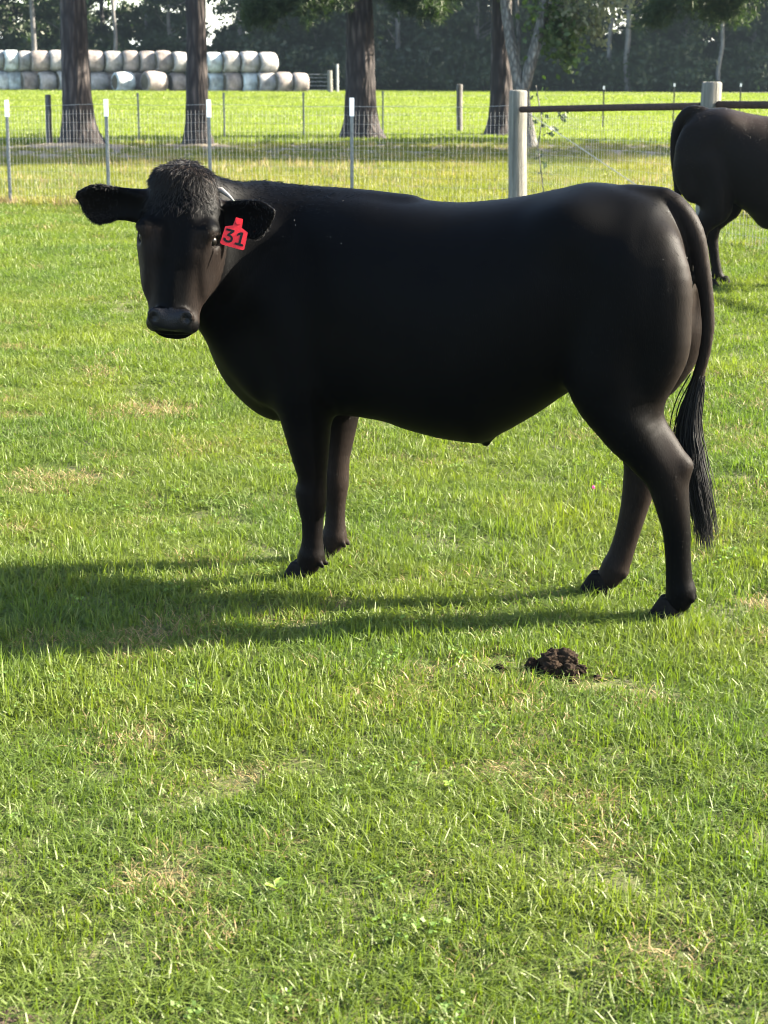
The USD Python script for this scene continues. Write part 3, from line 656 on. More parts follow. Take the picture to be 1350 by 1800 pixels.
def paddock_fence():
    t = thing('wire_fence', (0, 0, 0), 0, 'woven wire fence with white tipped steel posts and a rusty pipe rail behind the cows', 'fence')
    for (px, x, y, h, ln) in ((30, -4.86, 22.5, 1.335, .02), (202, -3.49, 21.95, 1.33, .01), (381, -2.14, 21.4, 1.325, .0), (620, -.385, 20.75, 1.35, .005), (-150, -6.2, 23.02, 1.33, .0)):
        b, tp = steel_post(x, y, h, (ln, 0))
        p = obj('steel_post', b, steel_green, t); obj('white_tip', tp, white_paint, p)
    obj('wooden_post', wooden_post(1.52, 19.86, .103, 1.44, 1), post_wood, t, smooth=40, label='grey wooden corner post holding the left end of the pipe rail')
    obj('wooden_post', wooden_post(3.10, 16.66, .098, 1.535, 2), post_wood, t, smooth=40, label='weathered wooden post behind the rump of the second cow')
    obj('wooden_post', wooden_post(5.9, 11.3, .098, 1.5, 3), post_wood, t, smooth=40)
    obj('pipe_rail', tube([(1.55, 19.74, 1.262), (2.4, 18.05, 1.315), (3.03, 16.72, 1.352)], .036, 14), rust, t, smooth=40)
    obj('pipe_rail', tube([(3.16, 16.60, 1.368), (4.5, 14.08, 1.40), (5.85, 11.35, 1.41)], .036, 14), rust, t, smooth=40)
    # brace wire, twisted
    a, b = np.array([1.60, 19.74, 1.24]), np.array([3.2, 16.70, .12]); k = np.linspace(0, 1, 60)[:, None]
    w = [a + (b - a) * k + .006 * np.concatenate([np.cos(k * 90 + ph), 0 * k, np.sin(k * 90 + ph)], 1) for ph in (0, np.pi)]
    curves('brace_wire', np.vstack(w), [60, 60], [.005], wire_mat, t)
    # the mesh: upright wires every 50 mm and line wires every 100 mm, with a slack of a few mm
    rng = np.random.default_rng(4); _, L = along(FENCE, 0); pts, cnt = [], []
    zs = np.arange(.03, 1.215, .102)
    for d in np.arange(0, L[-1], .0508):
        q, _ = along(FENCE, d); z0 = float(ground_z(*q)); dx = rng.normal(0, .003)
        sag = .008 * np.sin(d * 2.1) + .006 * np.sin(d * .7 + 1)
        pts.append(np.array([[q[0] + dx + .003 * np.sin(k * 9 + d * 3), q[1] + sag * np.sin(k * 2.6), z0 + k] for k in np.linspace(.03, 1.20, 6)])); cnt.append(6)
    for z in zs:
        ds = np.arange(0, L[-1], .25); q, _ = along(FENCE, ds)
        pts.append(np.column_stack([q[:, 0], q[:, 1] - .003, ground_z(q[:, 0], q[:, 1]) + z + .004 * np.sin(ds * 1.7 + z * 8)])); cnt.append(len(ds))
    curves('wire_mesh', np.vstack(pts), cnt, [.0023], wire_mat, t, 'fine galvanised wire mesh', 'stuff')
    ds = np.arange(0, L[2], .25); q, _ = along(FENCE, ds)
    curves('top_wire', np.column_stack([q[:, 0], q[:, 1], ground_z(q[:, 0], q[:, 1]) + 1.26 + .01 * np.sin(ds * 1.2)]), [len(ds)], [.0045], wire_mat, t)
    return t
paddock_fence()

def field_fence():
    t = thing('field_fence', (0, 0, 0), 0, 'thin wire fence with dark posts along the row of pines', 'fence')
    line = lambda x: 40.8 + (x + 7.76) * .84
    for px in (248, 397, 535, 673, 1056, 1178, 1293, 1410):
        k = (px - 675) / 3000 * .985; x = k * (40.8 + 7.76 * .84) / (1 - k * .84) ; y = line(x)
        h = {1056: 1.30, 1178: 1.36, 1293: 1.34}.get(px, 1.18)
        b, tp = steel_post(x, y, h, (0, 0), .10)
        p = obj('steel_post', b, steel_green if px < 1000 else dark_post, t); obj('post_tip', tp, white_paint if px > 1000 else steel_green, p)
    for px, r, h in ((92, .07, 1.16), (806, .085, 1.36)):
        k = (px - 675) / 3000 * .985; x = k * (40.8 + 7.76 * .84) / (1 - k * .84); obj('wooden_post', wooden_post(x, line(x), r, h, px), dark_post, t, smooth=40)
    xs = np.arange(-14, 16, .8); pts, cnt = [], []
    for z in (.18, .38, .58, .80, 1.05):
        pts.append(np.column_stack([xs, line(xs), ground_z(xs, line(xs)) + z])); cnt.append(len(xs))
    curves('wires', np.vstack(pts), cnt, [.006], dark_wire, t, 'five strands of wire', 'stuff')
field_fence()

def far_fence():
    t = thing('far_fence', (0, 0, 0), 0, 'small wire gate end with a wooden and a pale post right of the bales', 'fence')
    D = 112.0; g = lambda x: float(ground_z(x, D))
    X = lambda px: (px - 675) / 3000 * (D * math.cos(PITCH) + .3) * 1.0
    obj('wooden_post', wooden_post(X(580), D, .16, 1.45, 7), post_wood, t, smooth=40)
    obj('steel_post', tube([(X(593), D + .3, g(X(593)) - .2), (X(593), D + .3, g(X(593)) + 1.85)], .08, 8), wire_mat, t, smooth=40)
    pts, cnt = [], []
    for z in (.25, .5, .75, 1.0, 1.2):
        pts.append([(X(540), D, g(X(540)) + z), (X(580), D, g(X(580)) + z)]); cnt.append(2)
    curves('wires', np.vstack(pts), cnt, [.03], wire_mat, t, kind='stuff')
far_fence()

# ------------------------------------------------------------------ trees
def trunk_mesh(r0, h, seed, lean=(0, 0), flare=.75, seg=56, rings=70, taper=.55, ridge=.028):
    rng = np.random.default_rng(seed); zs = np.concatenate([np.linspace(-.15, 6, rings), np.linspace(6.5, h, 14)])
    ang = np.arange(seg) / seg * 2 * np.pi
    A, Z = np.meshgrid(ang, zs)
    roots = sum(np.maximum(np.cos((A - rng.uniform(0, 6.28)) * 1.0), 0) ** 6 * rng.uniform(.2, .55) for _ in range(5))
    R = r0 * ((1 - taper * Z / h) + flare * np.exp(-np.maximum(Z, 0) / .33) * (.55 + roots) + .12 * np.exp(-np.maximum(Z, 0) / 1.2))
    P = np.stack([np.cos(A) * 5.5, np.sin(A) * 5.5, Z * 1.1 + seed * 7.3], -1); N = meshkit.fbm(P, 3, seed)
    R = R + ridge * (np.abs(N - .5) * 4 - .6) * np.minimum(1, r0 / .25)
    cx, cy = lean[0] * Z / h + .05 * np.sin(Z * .5 + seed), lean[1] * Z / h + .04 * np.cos(Z * .43 + seed)
    v = np.stack([R * np.cos(A) + cx, R * np.sin(A) + cy, Z], -1).reshape(-1, 3)
    nz = len(zs); f = []; i = np.arange(seg); j = (i + 1) % seg
    for q in range(nz - 1):
        f += [np.stack([q * seg + i, q * seg + j, q * seg + seg + j], 1), np.stack([q * seg + i, q * seg + seg + j, q * seg + seg + i], 1)]
    c = len(v); v = np.vstack([v, [lean[0], lean[1], h + .1]]); e = (nz - 1) * seg; f.append(np.stack([np.full(seg, c), e + i, e + j], 1))
    return v, np.vstack(f)

def leaf_faces(c, size, rng, elong=1.6, flat=.0):
    """one small two-triangle leaf per centre, turned at random"""
    n = len(c); d = rng.normal(0, 1, (n, 3)); d[:, 2] *= (1 - flat); d /= np.linalg.norm(d, axis=1, keepdims=True)
    e = np.cross(d, rng.normal(0, 1, (n, 3))); e /= np.linalg.norm(e, axis=1, keepdims=True) + 1e-9
    s = size * rng.uniform(.6, 1.35, (n, 1)); a = d * s * elong / 2; b = e * s / 2
    v = np.stack([c - a, c - b * .9, c + a, c + b * .9], 1).reshape(-1, 3); k = np.arange(n)[:, None] * 4
    return v, np.vstack([k + [0, 1, 2], k + [0, 2, 3]])

def needle_tufts(c, rng, n=14, length=.20, width=.022):
    """a burst of needles from each centre"""
    m = len(c); d = rng.normal(0, 1, (m, n, 3)); d[..., 2] -= .15; d /= np.linalg.norm(d, axis=2, keepdims=True)
    s = length * rng.uniform(.6, 1.2, (m, n, 1)); e = np.cross(d, rng.normal(0, 1, (m, n, 3))); e /= np.linalg.norm(e, axis=2, keepdims=True) + 1e-9
    c = c[:, None]; tip = c + d * s; b = e * width / 2
    v = np.stack([c + d * s * .15 - b, c + d * s * .15 + b, tip + b * .5, tip - b * .5], 2).reshape(-1, 3); k = np.arange(m * n)[:, None] * 4
    return v, np.vstack([k + [0, 1, 2], k + [0, 2, 3]])

def limb_path(start, end, rng, n=9, droop=.0, wig=.05):
    k = np.linspace(0, 1, n)[:, None]; p = np.array(start) + (np.array(end) - np.array(start)) * k
    L = np.linalg.norm(np.array(end) - np.array(start)); p[1:-1] += rng.normal(0, wig * L * .3, (n - 2, 3))
    p[:, 2] += droop * L * np.sin(k[:, 0] * np.pi)
    return p

def pine(name, x, y, r0, h, seed, label, group=None, low=(), lean=(0, 0), crown=True):
    t = thing(name, (x, y, float(ground_z(x, y))), 0, label, 'tree', group); rng = np.random.default_rng(seed)
    obj('trunk', trunk_mesh(r0, h, seed, lean), pine_bark, t, smooth=True)
    cs, limbs = [], []
    for i in range(26 if crown else 0):                              # whorls of limbs high up
        z = rng.uniform(6.2, h - .3); a = rng.uniform(0, 6.28); L = rng.uniform(2.2, 4.2) * (1.05 - .6 * (z - 6) / (h - 6)) + .5
        e = np.array([math.cos(a) * L, math.sin(a) * L, z + rng.uniform(-.3, .9)]); s_ = np.array([lean[0] * z / h, lean[1] * z / h, z - .2])
        p = limb_path(s_, e, rng, 7, .05); limbs.append(tube(p, np.linspace(.07, .018, 7), 6))
        for q in rng.uniform(.35, 1.05, 34):
            cs.append(s_ + (e - s_) * q + rng.normal(0, .42, 3) * np.array([1, 1, .7]))
    if crown:
        obj('limbs', merge(limbs), pine_bark, t, smooth=True, kind='stuff')
        obj('crown', needle_tufts(np.array(cs), rng, 12, .34, .055), needles, t)
    for (sx, sz, ex, ey, ez, dens, spread) in low:                   # boughs that hang into view
        s_ = np.array([0, 0, sz]); e = np.array([ex, ey, ez]); p = limb_path(s_, e, rng, 9, .10)
        b = obj('bough', tube(p, np.linspace(.06, .012, 9), 7), pine_bark, t, smooth=True)
        c = []
        for q in rng.beta(2.0, 1.0, int(dens * 2.6)):
            i = min(int(q * 8), 7); base = p[i] + (p[i + 1] - p[i]) * (q * 8 - i)
            c.append(base + rng.normal(0, 1, 3) * np.array([spread, spread * .8, spread * .55]))
        obj('needles', needle_tufts(np.array(c), rng, 18, .21, .020), needles, b)
    return t

GP = 'pines of the row behind the paddock'
pine('pine_tree', -7.0, 40.4, .335, 15.5, 11, 'big pine trunk left of the other pines in front of the bales', GP, lean=(-.35, 0))
pine('pine_tree', -4.36, 41.0, .255, 15.0, 12, 'slimmer straight pine trunk standing in front of the bales', GP, lean=(-.1, 0),
     low=((0, 4.6, 1.2, -.5, 3.9, 40, .3),))
pine('pine_tree', -.62, 44.2, .38, 16.5, 13, 'pine with dark low boughs hanging either side of its trunk', GP, lean=(-.2, 0),
     low=((0, 4.1, -2.6, -.8, 2.95, 150, .26), (0, 4.6, -2.2, -.2, 3.35, 150, .30), (0, 4.4, -1.3, -1.2, 3.0, 90, .30), (0, 4.0, 1.9, -.6, 3.1, 120, .26), (0, 4.6, 1.5, .4, 3.35, 120, .32), (0, 4.8, 3.0, .2, 3.75, 130, .34)))
pine('pine_tree', 3.05, 46.3, .30, 15.5, 14, 'pine trunk half hidden behind the grey forked tree', GP,
     low=((0, 4.8, -1.6, -.5, 3.7, 120, .32), (0, 5.0, 1.8, -.6, 3.9, 120, .32)))
side = pine('pine_tree', 11.2, 44.0, .33, 16.0, 15, 'pine right of the frame whose bough hangs in over the rail', GP,
            low=((0, 5.4, -4.6, .3, 2.95, 170, .28), (0, 5.2, -2.9, .8, 3.1, 190, .36), (0, 5.6, -3.6, -.6, 3.65, 150, .34)))
plain_pine = pine('pine_tree', 14.2, 40.0, .33, 15.5, 16, 'pine continuing the row to the right of the frame', 'pines beyond the right edge')
for i, (x, y, r_) in enumerate(((16.0, 37.6, 40), (18.8, 41.8, 130), (20.6, 38.0, 250), (23.6, 40.6, 80), (26.6, 38.2, 200), (29.4, 41.8, 310), (32.6, 39.0, 20), (36.0, 41.0, 95))):
    copy(plain_pine, (x, y, float(ground_z(x, y))), r_)

def forked_tree():
    x0, y0 = 3.30, 39.6
    t = thing('forked_tree', (x0, y0, float(ground_z(x0, y0))), 0, 'grey lichen covered tree forking into two stems behind the corner post', 'tree'); rng = np.random.default_rng(21)
    tr = obj('trunk', tube([(-.02, 0, -.1), (-.02, 0, .1), (-.08, 0, .5), (-.16, 0, 1.0), (-.20, 0, 1.45)], [.27, .21, .175, .165, .17], 18), grey_bark, t, smooth=True)
    A = [(-.24, 0, 1.25), (-.34, 0, 1.75), (-.46, .05, 2.3), (-.56, .1, 2.9), (-.64, .1, 3.6), (-.9, .1, 5.0), (-1.2, .3, 7.0)]
    Bp = [(-.16, 0, 1.25), (-.05, -.05, 1.75), (.10, -.08, 2.3), (.20, -.1, 2.8), (.27, -.1, 3.4), (.5, 0, 5.0), (.9, 0, 7.5)]
    C = [(-.30, .1, 1.9), (-.28, .15, 2.5), (-.33, .2, 3.2), (-.42, .2, 4.2), (-.5, .3, 6.0)]
    obj('stem', tube(A, [.13, .125, .12, .115, .10, .08, .03], 14), grey_bark, t, smooth=True)
    obj('stem', tube(Bp, [.13, .135, .125, .105, .095, .07, .02], 14), grey_bark, t, smooth=True)
    obj('stem', tube(C, [.05, .048, .045, .04, .02], 10), grey_bark, t, smooth=True)
    pale, green = [], []
    for (s_, e, n, sp, lst) in (((.27, -.1, 3.4), (1.75, -.5, 3.05), 420, .26, pale), ((.27, -.1, 3.2), (1.3, -.4, 2.75), 260, .22, pale), ((.3, 0, 3.6), (2.3, -.3, 3.35), 300, .28, pale), ((1.1, -.4, 3.0), (1.55, -.4, 2.25), 120, .12, pale),
                                ((.2, -.1, 2.9), (.75, .2, 2.5), 480, .26, green), ((.2, -.1, 3.1), (.9, .3, 3.0), 300, .30, green), ((.6, .1, 2.6), (.95, .2, 1.9), 200, .18, green)):
        p = limb_path(s_, e, rng, 7, .05); obj('branch', tube(p, np.linspace(.035, .006, 7), 6), grey_bark, t, smooth=True)
        q = rng.beta(1.6, 1.0, n)[:, None]; lst.append(np.array(s_) + (np.array(e) - np.array(s_)) * q + rng.normal(0, sp, (n, 3)))
    for z, rad, n in ((5.2, 1.7, 900), (6.8, 2.2, 1200), (8.2, 1.6, 700)):
        d = rng.normal(0, 1, (n, 3)); d /= np.linalg.norm(d, axis=1, keepdims=True); green.append(d * rad * rng.uniform(.5, 1, (n, 1)) * np.array([1, 1, .6]) + np.array([.0, .2, z]))
    obj('crown', leaf_faces(np.vstack(green), .11, rng), oak_leaves, t)
    obj('pale_sprays', leaf_faces(np.vstack(pale), .085, rng), moss_leaves, t, label='pale grey green leaf sprays catching the sun')
forked_tree()

def vine():
    x0, y0 = 2.02, 20.6
    t = thing('vine', (x0, y0, float(ground_z(x0, y0))), 0, 'thin leafy vine climbing just right of the corner post', 'plant'); rng = np.random.default_rng(5)
    p = np.array([(-.10, .0, 0), (-.14, .0, .4), (-.20, .02, .8), (-.16, .0, 1.1), (-.24, .0, 1.5)]); obj('stem', tube(p, .008, 6), grey_bark, t)
    c = [np.interp(rng.uniform(0, 4, 34), np.arange(5), p[:, k]) for k in range(3)]; c = np.stack(c, 1) + rng.normal(0, .05, (34, 3))
    c = np.vstack([c, np.array([.05, 0, 1.16]) + rng.normal(0, .05, (14, 3)), np.array([-.02, 0, .95]) + rng.normal(0, .05, (12, 3))])
    obj('leaves', leaf_faces(c, .06, rng, 1.3), wood_leaves, t, kind='stuff')
vine()

# ------------------------------------------------------------------ hay bales in two tiers
net = [M('net_wrap' + s_, {
    'tc': ('texture_coordinate', {}), 'g': ('geometry', {}), 'oi': ('object_info', {}), 'mp': ('mapping', {'scale': (14.0, 1.2, 1.2)}), 'n': ('noise_texture', {'scale': 2.2, 'detail': 6.0, 'roughness': .7}),
    'n2': ('noise_texture', {'scale': 1.6, 'detail': 4.0}), 'r': ('rgb_ramp', {'ramp': [(.25, a), (.55, b), (.75, c)]}), 'm': ('mix', {'mix_type': 'multiply', 'fac': .8}),
    'r2': ('rgb_ramp', {'ramp': [(.34, (.30, .29, .28)), (.56, (1.0, 1.0, 1.0))]}), 'b': ('bump', {'strength': .5, 'distance': .03}), 'p': ('principled_bsdf', {'roughness': .75, 'specular_ior_level': .3})},
    [('tc.object', 'mp.vector'), ('mp.vector', 'n.vector'), ('g.position', 'n2.vector'), ('n.fac', 'r.fac'), ('r.color', 'm.color1'), ('n2.fac', 'r2.fac'), ('r2.color', 'm.color2'), ('m.color', 'p.base_color'), ('n.fac', 'b.height'), ('b.normal', 'p.normal')], 'p.BSDF')
    for s_, a, b, c in (('', (.08, .073, .068), (.18, .17, .16), (.28, .27, .26)), ('_white', (.14, .155, .155), (.26, .285, .285), (.36, .385, .38)), ('_tan', (.075, .062, .053), (.155, .130, .115), (.245, .215, .19)))]
hay_end = plain('hay_end', (.05, .042, .03), .95, .5, 14, .6, spec=.1)

def bale(name_mat, L, R, seed):
    rng = np.random.default_rng(seed); n = 40; xs = np.array([-1, -.97, -.88, -.5, 0, .5, .88, .97, 1]) * L / 2; prof_ = np.array([.74, .87, .965, 1.02, 1.03, 1.02, .965, .87, .74])
    ang = np.arange(n) / n * 2 * np.pi; V = []
    sag = 1 - .05 * np.maximum(-np.sin(ang), 0) ** 2
    for x, q in zip(xs, prof_):
        w = 1 + .02 * np.sin(3 * ang + seed + x) + rng.normal(0, .006, n)
        V.append(np.stack([np.full(n, x) + rng.normal(0, .01, n), R * q * w * np.cos(ang) * 1.02, R * q * w * sag * np.sin(ang)], 1))
    V = np.vstack(V); f = []; i = np.arange(n); j = (i + 1) % n
    for q in range(len(xs) - 1):
        f += [np.stack([q * n + i, q * n + n + j, q * n + j], 1), np.stack([q * n + i, q * n + n + i, q * n + n + j], 1)]
    ends = []
    for q, sg in ((0, -1), (len(xs) - 1, 1)):
        ring = V[q * n:(q + 1) * n]; rings = [ring, ring * [1, .6, .6] + [sg * .03, 0, 0], ring * [1, .2, .2] + [sg * .05, 0, 0]]; ev = np.vstack(rings + [[[sg * (L / 2 + .05), 0, 0]]]); ef = []
        for a in range(2):
            ef += [np.stack([a * n + i, a * n + j, a * n + n + j], 1), np.stack([a * n + i, a * n + n + j, a * n + n + i], 1)]
        ef.append(np.stack([2 * n + i, 2 * n + j, np.full(n, 3 * n)], 1)); ef = np.vstack(ef); ends.append((ev, ef if sg > 0 else ef[:, ::-1]))
    return (V, np.vstack(f)), ends

BALE_D, BALE_YAW = 114.0, 23.0
def bales():
    # pixel-measured spans along the stack turned into metres: (tier, centre x, length, wrap, extra yaw, depth shift)
    sc = 3000 / (BALE_D * math.cos(PITCH) + .3)
    rows = [(0, [(-12, 10, 1), (10, 43, 1), (36, 66, 2), (66, 99, 0), (99, 128, 0), (128, 155, 2), (154, 191, 0), (190, 206, 2), (202, 240, 1), (239, 256, 2), (254, 297, 2), (297, 327, 2), (327, 361, 0), (361, 394, 1), (392, 424, 2), (422, 455, 1), (451, 486, 0), (483, 514, 2), (512, 542, 2)]),
            (1, [(-14, 7, 0), (6, 35, 1), (32, 56, 0), (54, 90, 2), (86, 116, 0), (116, 149, 0), (149, 185, 2), (183, 217, 0), (215, 245, 2), (243, 275, 2), (272, 304, 2), (303, 331, 0), (330, 360, 0), (360, 392, 1), (390, 422, 0), (420, 455, 0), (452, 488, 0)])]
    nth = ['rightmost', 'second', 'third', 'fourth', 'fifth', 'sixth', 'seventh', 'eighth', 'ninth', 'tenth', 'eleventh', 'twelfth', 'thirteenth', 'fourteenth', 'fifteenth', 'sixteenth', 'seventeenth', 'eighteenth', 'nineteenth']
    tone = ['pale grey', 'whitish', 'tan grey']
    for tier, spans in rows:
        for i, (a, b, w) in enumerate(spans):
            rng = np.random.default_rng(100 * tier + i); R = .66 + rng.uniform(-.02, .02); x = ((a + b) / 2 - 675) / sc; L = max((b - a) / sc * .88, .88)
            if b - a < 24: L = 1.15
            dy = {(0, 8): -.9, (0, 10): -1.1, (0, 9): .5, (0, 7): .5}.get((tier, i), rng.uniform(-.2, .2))
            y = BALE_D + dy - (x + 12) * .02; z = float(ground_z(x, y)) + R * .95 + tier * 1.28
            q = nth[len(spans) - 1 - i]; lab = f"{tone[w]} round hay bale, {q} {'from the right end ' if q != nth[0] else ''}of the {'top' if tier else 'bottom'} tier"
            grp = 'top tier hay bales' if tier else 'bottom tier hay bales'
            t = thing('hay_bale', (x, y, z), BALE_YAW + rng.uniform(-4, 4) + (10 if dy < -.5 else 0), lab, 'hay bale', grp)
            wrap, ends = bale(None, L, R, i + 31 * tier)
            obj('wrap', wrap, net[w], t, smooth=40)
            for e in ends:
                obj('end', e, hay_end, t, smooth=40)
bales()

# ------------------------------------------------------------------ the wood beyond the field
def wood_tree(seed, h, w, n, zlo, leaf=.22, stems=1):
    rng = np.random.default_rng(seed); c = []; tr = []
    for s_ in range(stems):
        ox = rng.uniform(-.6, .6) * (stems > 1); tr.append(tube([(ox, 0, -.3), (ox + rng.uniform(-.2, .2), 0, h * .4), (ox + rng.uniform(-.5, .5), 0, h * .9)], [.20, .15, .05], 8))
    m = 34
    for _ in range(m):
        z = rng.uniform(zlo, h); k = (z - zlo) / (h - zlo); rad = w * (.55 + .75 * math.sin(math.pi * min(.95, k * .8 + .15))) * rng.uniform(.3, 1); a = rng.uniform(0, 6.28)
        cen = np.array([math.cos(a) * rad, math.sin(a) * rad * .8, z]); p = limb_path((0, 0, max(z - rad * .5, zlo * .5)), cen, rng, 4); tr.append(tube(p, np.linspace(.05, .012, 4), 4))
        c.append(cen + rng.normal(0, 1, (n // m, 3)) * np.array([.85, .85, .55]) * w * .21)
    return merge(tr), leaf_faces(np.vstack(c), leaf, rng)

def woodland():
    rng = np.random.default_rng(77); pi = UsdGeom.PointInstancer.Define(stage, '/World/woodland'); tag(pi, 'dark hazy wood closing off the field behind the bales and meadow', 'woodland', kind='stuff')
    UsdGeom.Scope.Define(stage, '/World/woodland/kinds'); protos = []
    kinds = [(1, 15, 2.6, 8000, 1.2), (2, 13, 3.0, 8000, .6), (3, 17, 2.4, 7000, 3.2), (4, 12, 2.6, 8000, .3), (5, 16, 2.2, 6000, 4.5), (6, 3.2, 1.9, 5000, .1), (7, 2.4, 2.2, 5000, .1)]
    for sd, h, w, n, zlo in kinds:
        x = UsdGeom.Xform.Define(stage, f'/World/woodland/kinds/wood_tree_{sd:03d}')
        tr, lv = wood_tree(sd, h, w, n, zlo)
        obj('trunk', tr, far_bark, x.GetPrim(), smooth=True); obj('crown', lv, wood_leaves, x.GetPrim()); protos.append(x.GetPath())
    pos, idx, ori, scl = [], [], [], []
    def put(x, y, k, s):
        pos.append((x, y, float(ground_z(x, y)) - .1)); idx.append(k); a = rng.uniform(0, 6.28); ori.append((math.cos(a / 2), 0, 0, math.sin(a / 2))); scl.append((s, s, s))
    for row, (D, step) in enumerate(((126, 2.6), (131, 2.8), (137, 3.0), (144, 3.4))):
        for x in np.arange(-46, 60, step):
            px = 675 + x / (D * .97) * 3000; left = px < 545
            if row < 3 and (abs(px - 168) < 20 or abs(px - 402) < 20 or abs(px - 30) < 12 or abs(px - 705) < 8 or abs(px - 1075) < 26): continue
            if row == 3 and (abs(px - 168) < 12 or abs(px - 402) < 14 or abs(px - 1075) < 16): continue
            if left and rng.random() < .52: continue
            k = rng.choice([2, 4, 0]) if left else rng.choice([0, 1, 3, 3, 1])
            put(x + rng.uniform(-.7, .7), D + rng.uniform(-1.5, 1.5) + (x * .04 if x > 0 else 0), k, rng.uniform(.85, 1.15))
    for D in (124.5, 128, 133):
        for x in np.arange(-46, 60, 1.9):
            px = 675 + x / (D * .97) * 3000
            put(x + rng.uniform(-.6, .6), D + rng.uniform(-.8, .8), rng.choice([5, 6]), rng.uniform(.7, 1.15) * (.75 if abs(px - 1075) < 40 else 1))
    pi.CreatePrototypesRel().SetTargets(protos)
    pi.CreatePositionsAttr(Vt.Vec3fArray.FromNumpy(np.array(pos, np.float32))); pi.CreateProtoIndicesAttr(Vt.IntArray.FromNumpy(np.array(idx, np.int32)))
    pi.CreateOrientationsAttr(Vt.QuathArray([Gf.Quath(*map(float, q)) for q in ori])); pi.CreateScalesAttr(Vt.Vec3fArray.FromNumpy(np.array(scl, np.float32)))
woodland()

def edge_tree(px, D, h, r, seed, label):
    x = (px - 675) / 3000 * (D * math.cos(PITCH) + .3); t = thing('woodland_tree', (x, D, float(ground_z(x, D)) - .1), 0, label, 'tree'); rng = np.random.default_rng(seed)
    p = limb_path((0, 0, 0), (rng.uniform(-.5, .5), 0, h), rng, 8, 0, .02); obj('trunk', tube(p, np.linspace(r, r * .4, 8), 10), far_bark, t, smooth=True)
    c, br = [], []
    for _ in range(12):
        z = rng.uniform(h * .5, h); a = rng.uniform(0, 6.28); e = np.array([math.cos(a) * 2, math.sin(a) * 2, z + .4]); br.append(tube(limb_path((0, 0, z - .5), e, rng, 4), np.linspace(.06, .02, 4), 5)); c.append(e + rng.normal(0, .7, (110, 3)))
    obj('limbs', merge(br), far_bark, t, smooth=True, kind='stuff'); obj('crown', leaf_faces(np.vstack(c), .26, rng), wood_leaves, t)
edge_tree(62, 121, 13, .22, 1, 'bare grey trunk rising behind the bales at the left edge')
edge_tree(205, 122, 13, .16, 2, 'thin trunk behind the bales between the big pine and the slim pine')
edge_tree(1105, 123, 14, .22, 3, 'pale grey trunk at the wood edge left of the second cow')
edge_tree(1068, 124, 13, .20, 4, 'dark trunk at the wood edge beside the low gap of sky')
edge_tree(1262, 122, 12, .16, 5, 'pale slim trunk at the wood edge above the second cow')

# ------------------------------------------------------------------ grass: tufts of blades set out over the ground
def tuft(seed, n, spread, hmin, hmax, width, lean=.5, flat=0.0, seg=3):
    rng = np.random.default_rng(seed); vs, fs, k = [], [], 0
    for _ in range(n):
        r, a = spread * math.sqrt(rng.random()), rng.uniform(0, 6.28); b = np.array([r * math.cos(a), r * math.sin(a), -.008])
        h = rng.uniform(hmin, hmax); az = rng.uniform(0, 6.28); ln = abs(rng.normal(0, lean)) + flat; d = np.array([math.cos(az), math.sin(az), 0]); side = np.array([-d[1], d[0], 0]) ; w = width * rng.uniform(.45, 1.3)
        tw = rng.uniform(-1.4, 1.4); side = side * math.cos(tw) + d * math.sin(tw)
        ts = np.linspace(0, 1, seg + 1); ring = []
        for t in ts:
            q = b + np.array([0, 0, h * t * (1 - .35 * ln * t * t)]) + d * h * ln * t ** 1.7
            ww = w * (1 - t ** 2.2) * .5 + w * .02
            ring += [q - side * ww, q + side * ww] if t < 1 else [q]
        vs += ring
        for s_ in range(seg - 1):
            o = k + 2 * s_; fs += [(o, o + 1, o + 3), (o, o + 3, o + 2)]
        o = k + 2 * (seg - 1); fs.append((o, o + 1, o + 2)); k += len(ring)
    return np.array(vs), np.array(fs)

def clover(seed):
    rng = np.random.default_rng(seed); vs, fs, k = [], [], 0
    for _ in range(9):
        a, r = rng.uniform(0, 6.28), .05 * math.sqrt(rng.random()); c = np.array([r * math.cos(a), r * math.sin(a), rng.uniform(.02, .05)]); tilt = rng.normal(0, .35, 2)
        for j in range(3):
            an = rng.uniform(0, .4) + j * 2.09 + a; d = np.array([math.cos(an), math.sin(an), tilt[0]]); e = np.array([-math.sin(an), math.cos(an), tilt[1]]); s_ = rng.uniform(.005, .009)
            vs += [c, c + d * s_ * .7 - e * s_ * .55, c + d * s_ * 1.3, c + d * s_ * .7 + e * s_ * .55]; fs += [(k, k + 1, k + 2), (k, k + 2, k + 3)]; k += 4
    return np.array(vs), np.array(fs)

def field_of(name, label, protos, pos, idx, rotz, scl, tilt=None):
    pi = UsdGeom.PointInstancer.Define(stage, numbered('/World/' + name)); tag(pi, label, 'grass', kind='stuff'); base = str(pi.GetPath())
    UsdGeom.Scope.Define(stage, base + '/kinds'); paths = []
    for (nm, mesh, mat) in protos:
        p = usdkit.mesh(stage, numbered(base + '/kinds/' + nm), mesh, mat); paths.append(p.GetPath())
    pi.CreatePrototypesRel().SetTargets(paths)
    pi.CreatePositionsAttr(Vt.Vec3fArray.FromNumpy(np.asarray(pos, np.float32))); pi.CreateProtoIndicesAttr(Vt.IntArray.FromNumpy(np.asarray(idx, np.int32)))
    q = np.zeros((len(pos), 4), np.float16); q[:, 3] = np.cos(rotz / 2); q[:, 2] = np.sin(rotz / 2)
    pi.CreateOrientationsAttr(Vt.QuathArray.FromNumpy(q)); pi.CreateScalesAttr(Vt.Vec3fArray.FromNumpy(np.asarray(scl, np.float32)))

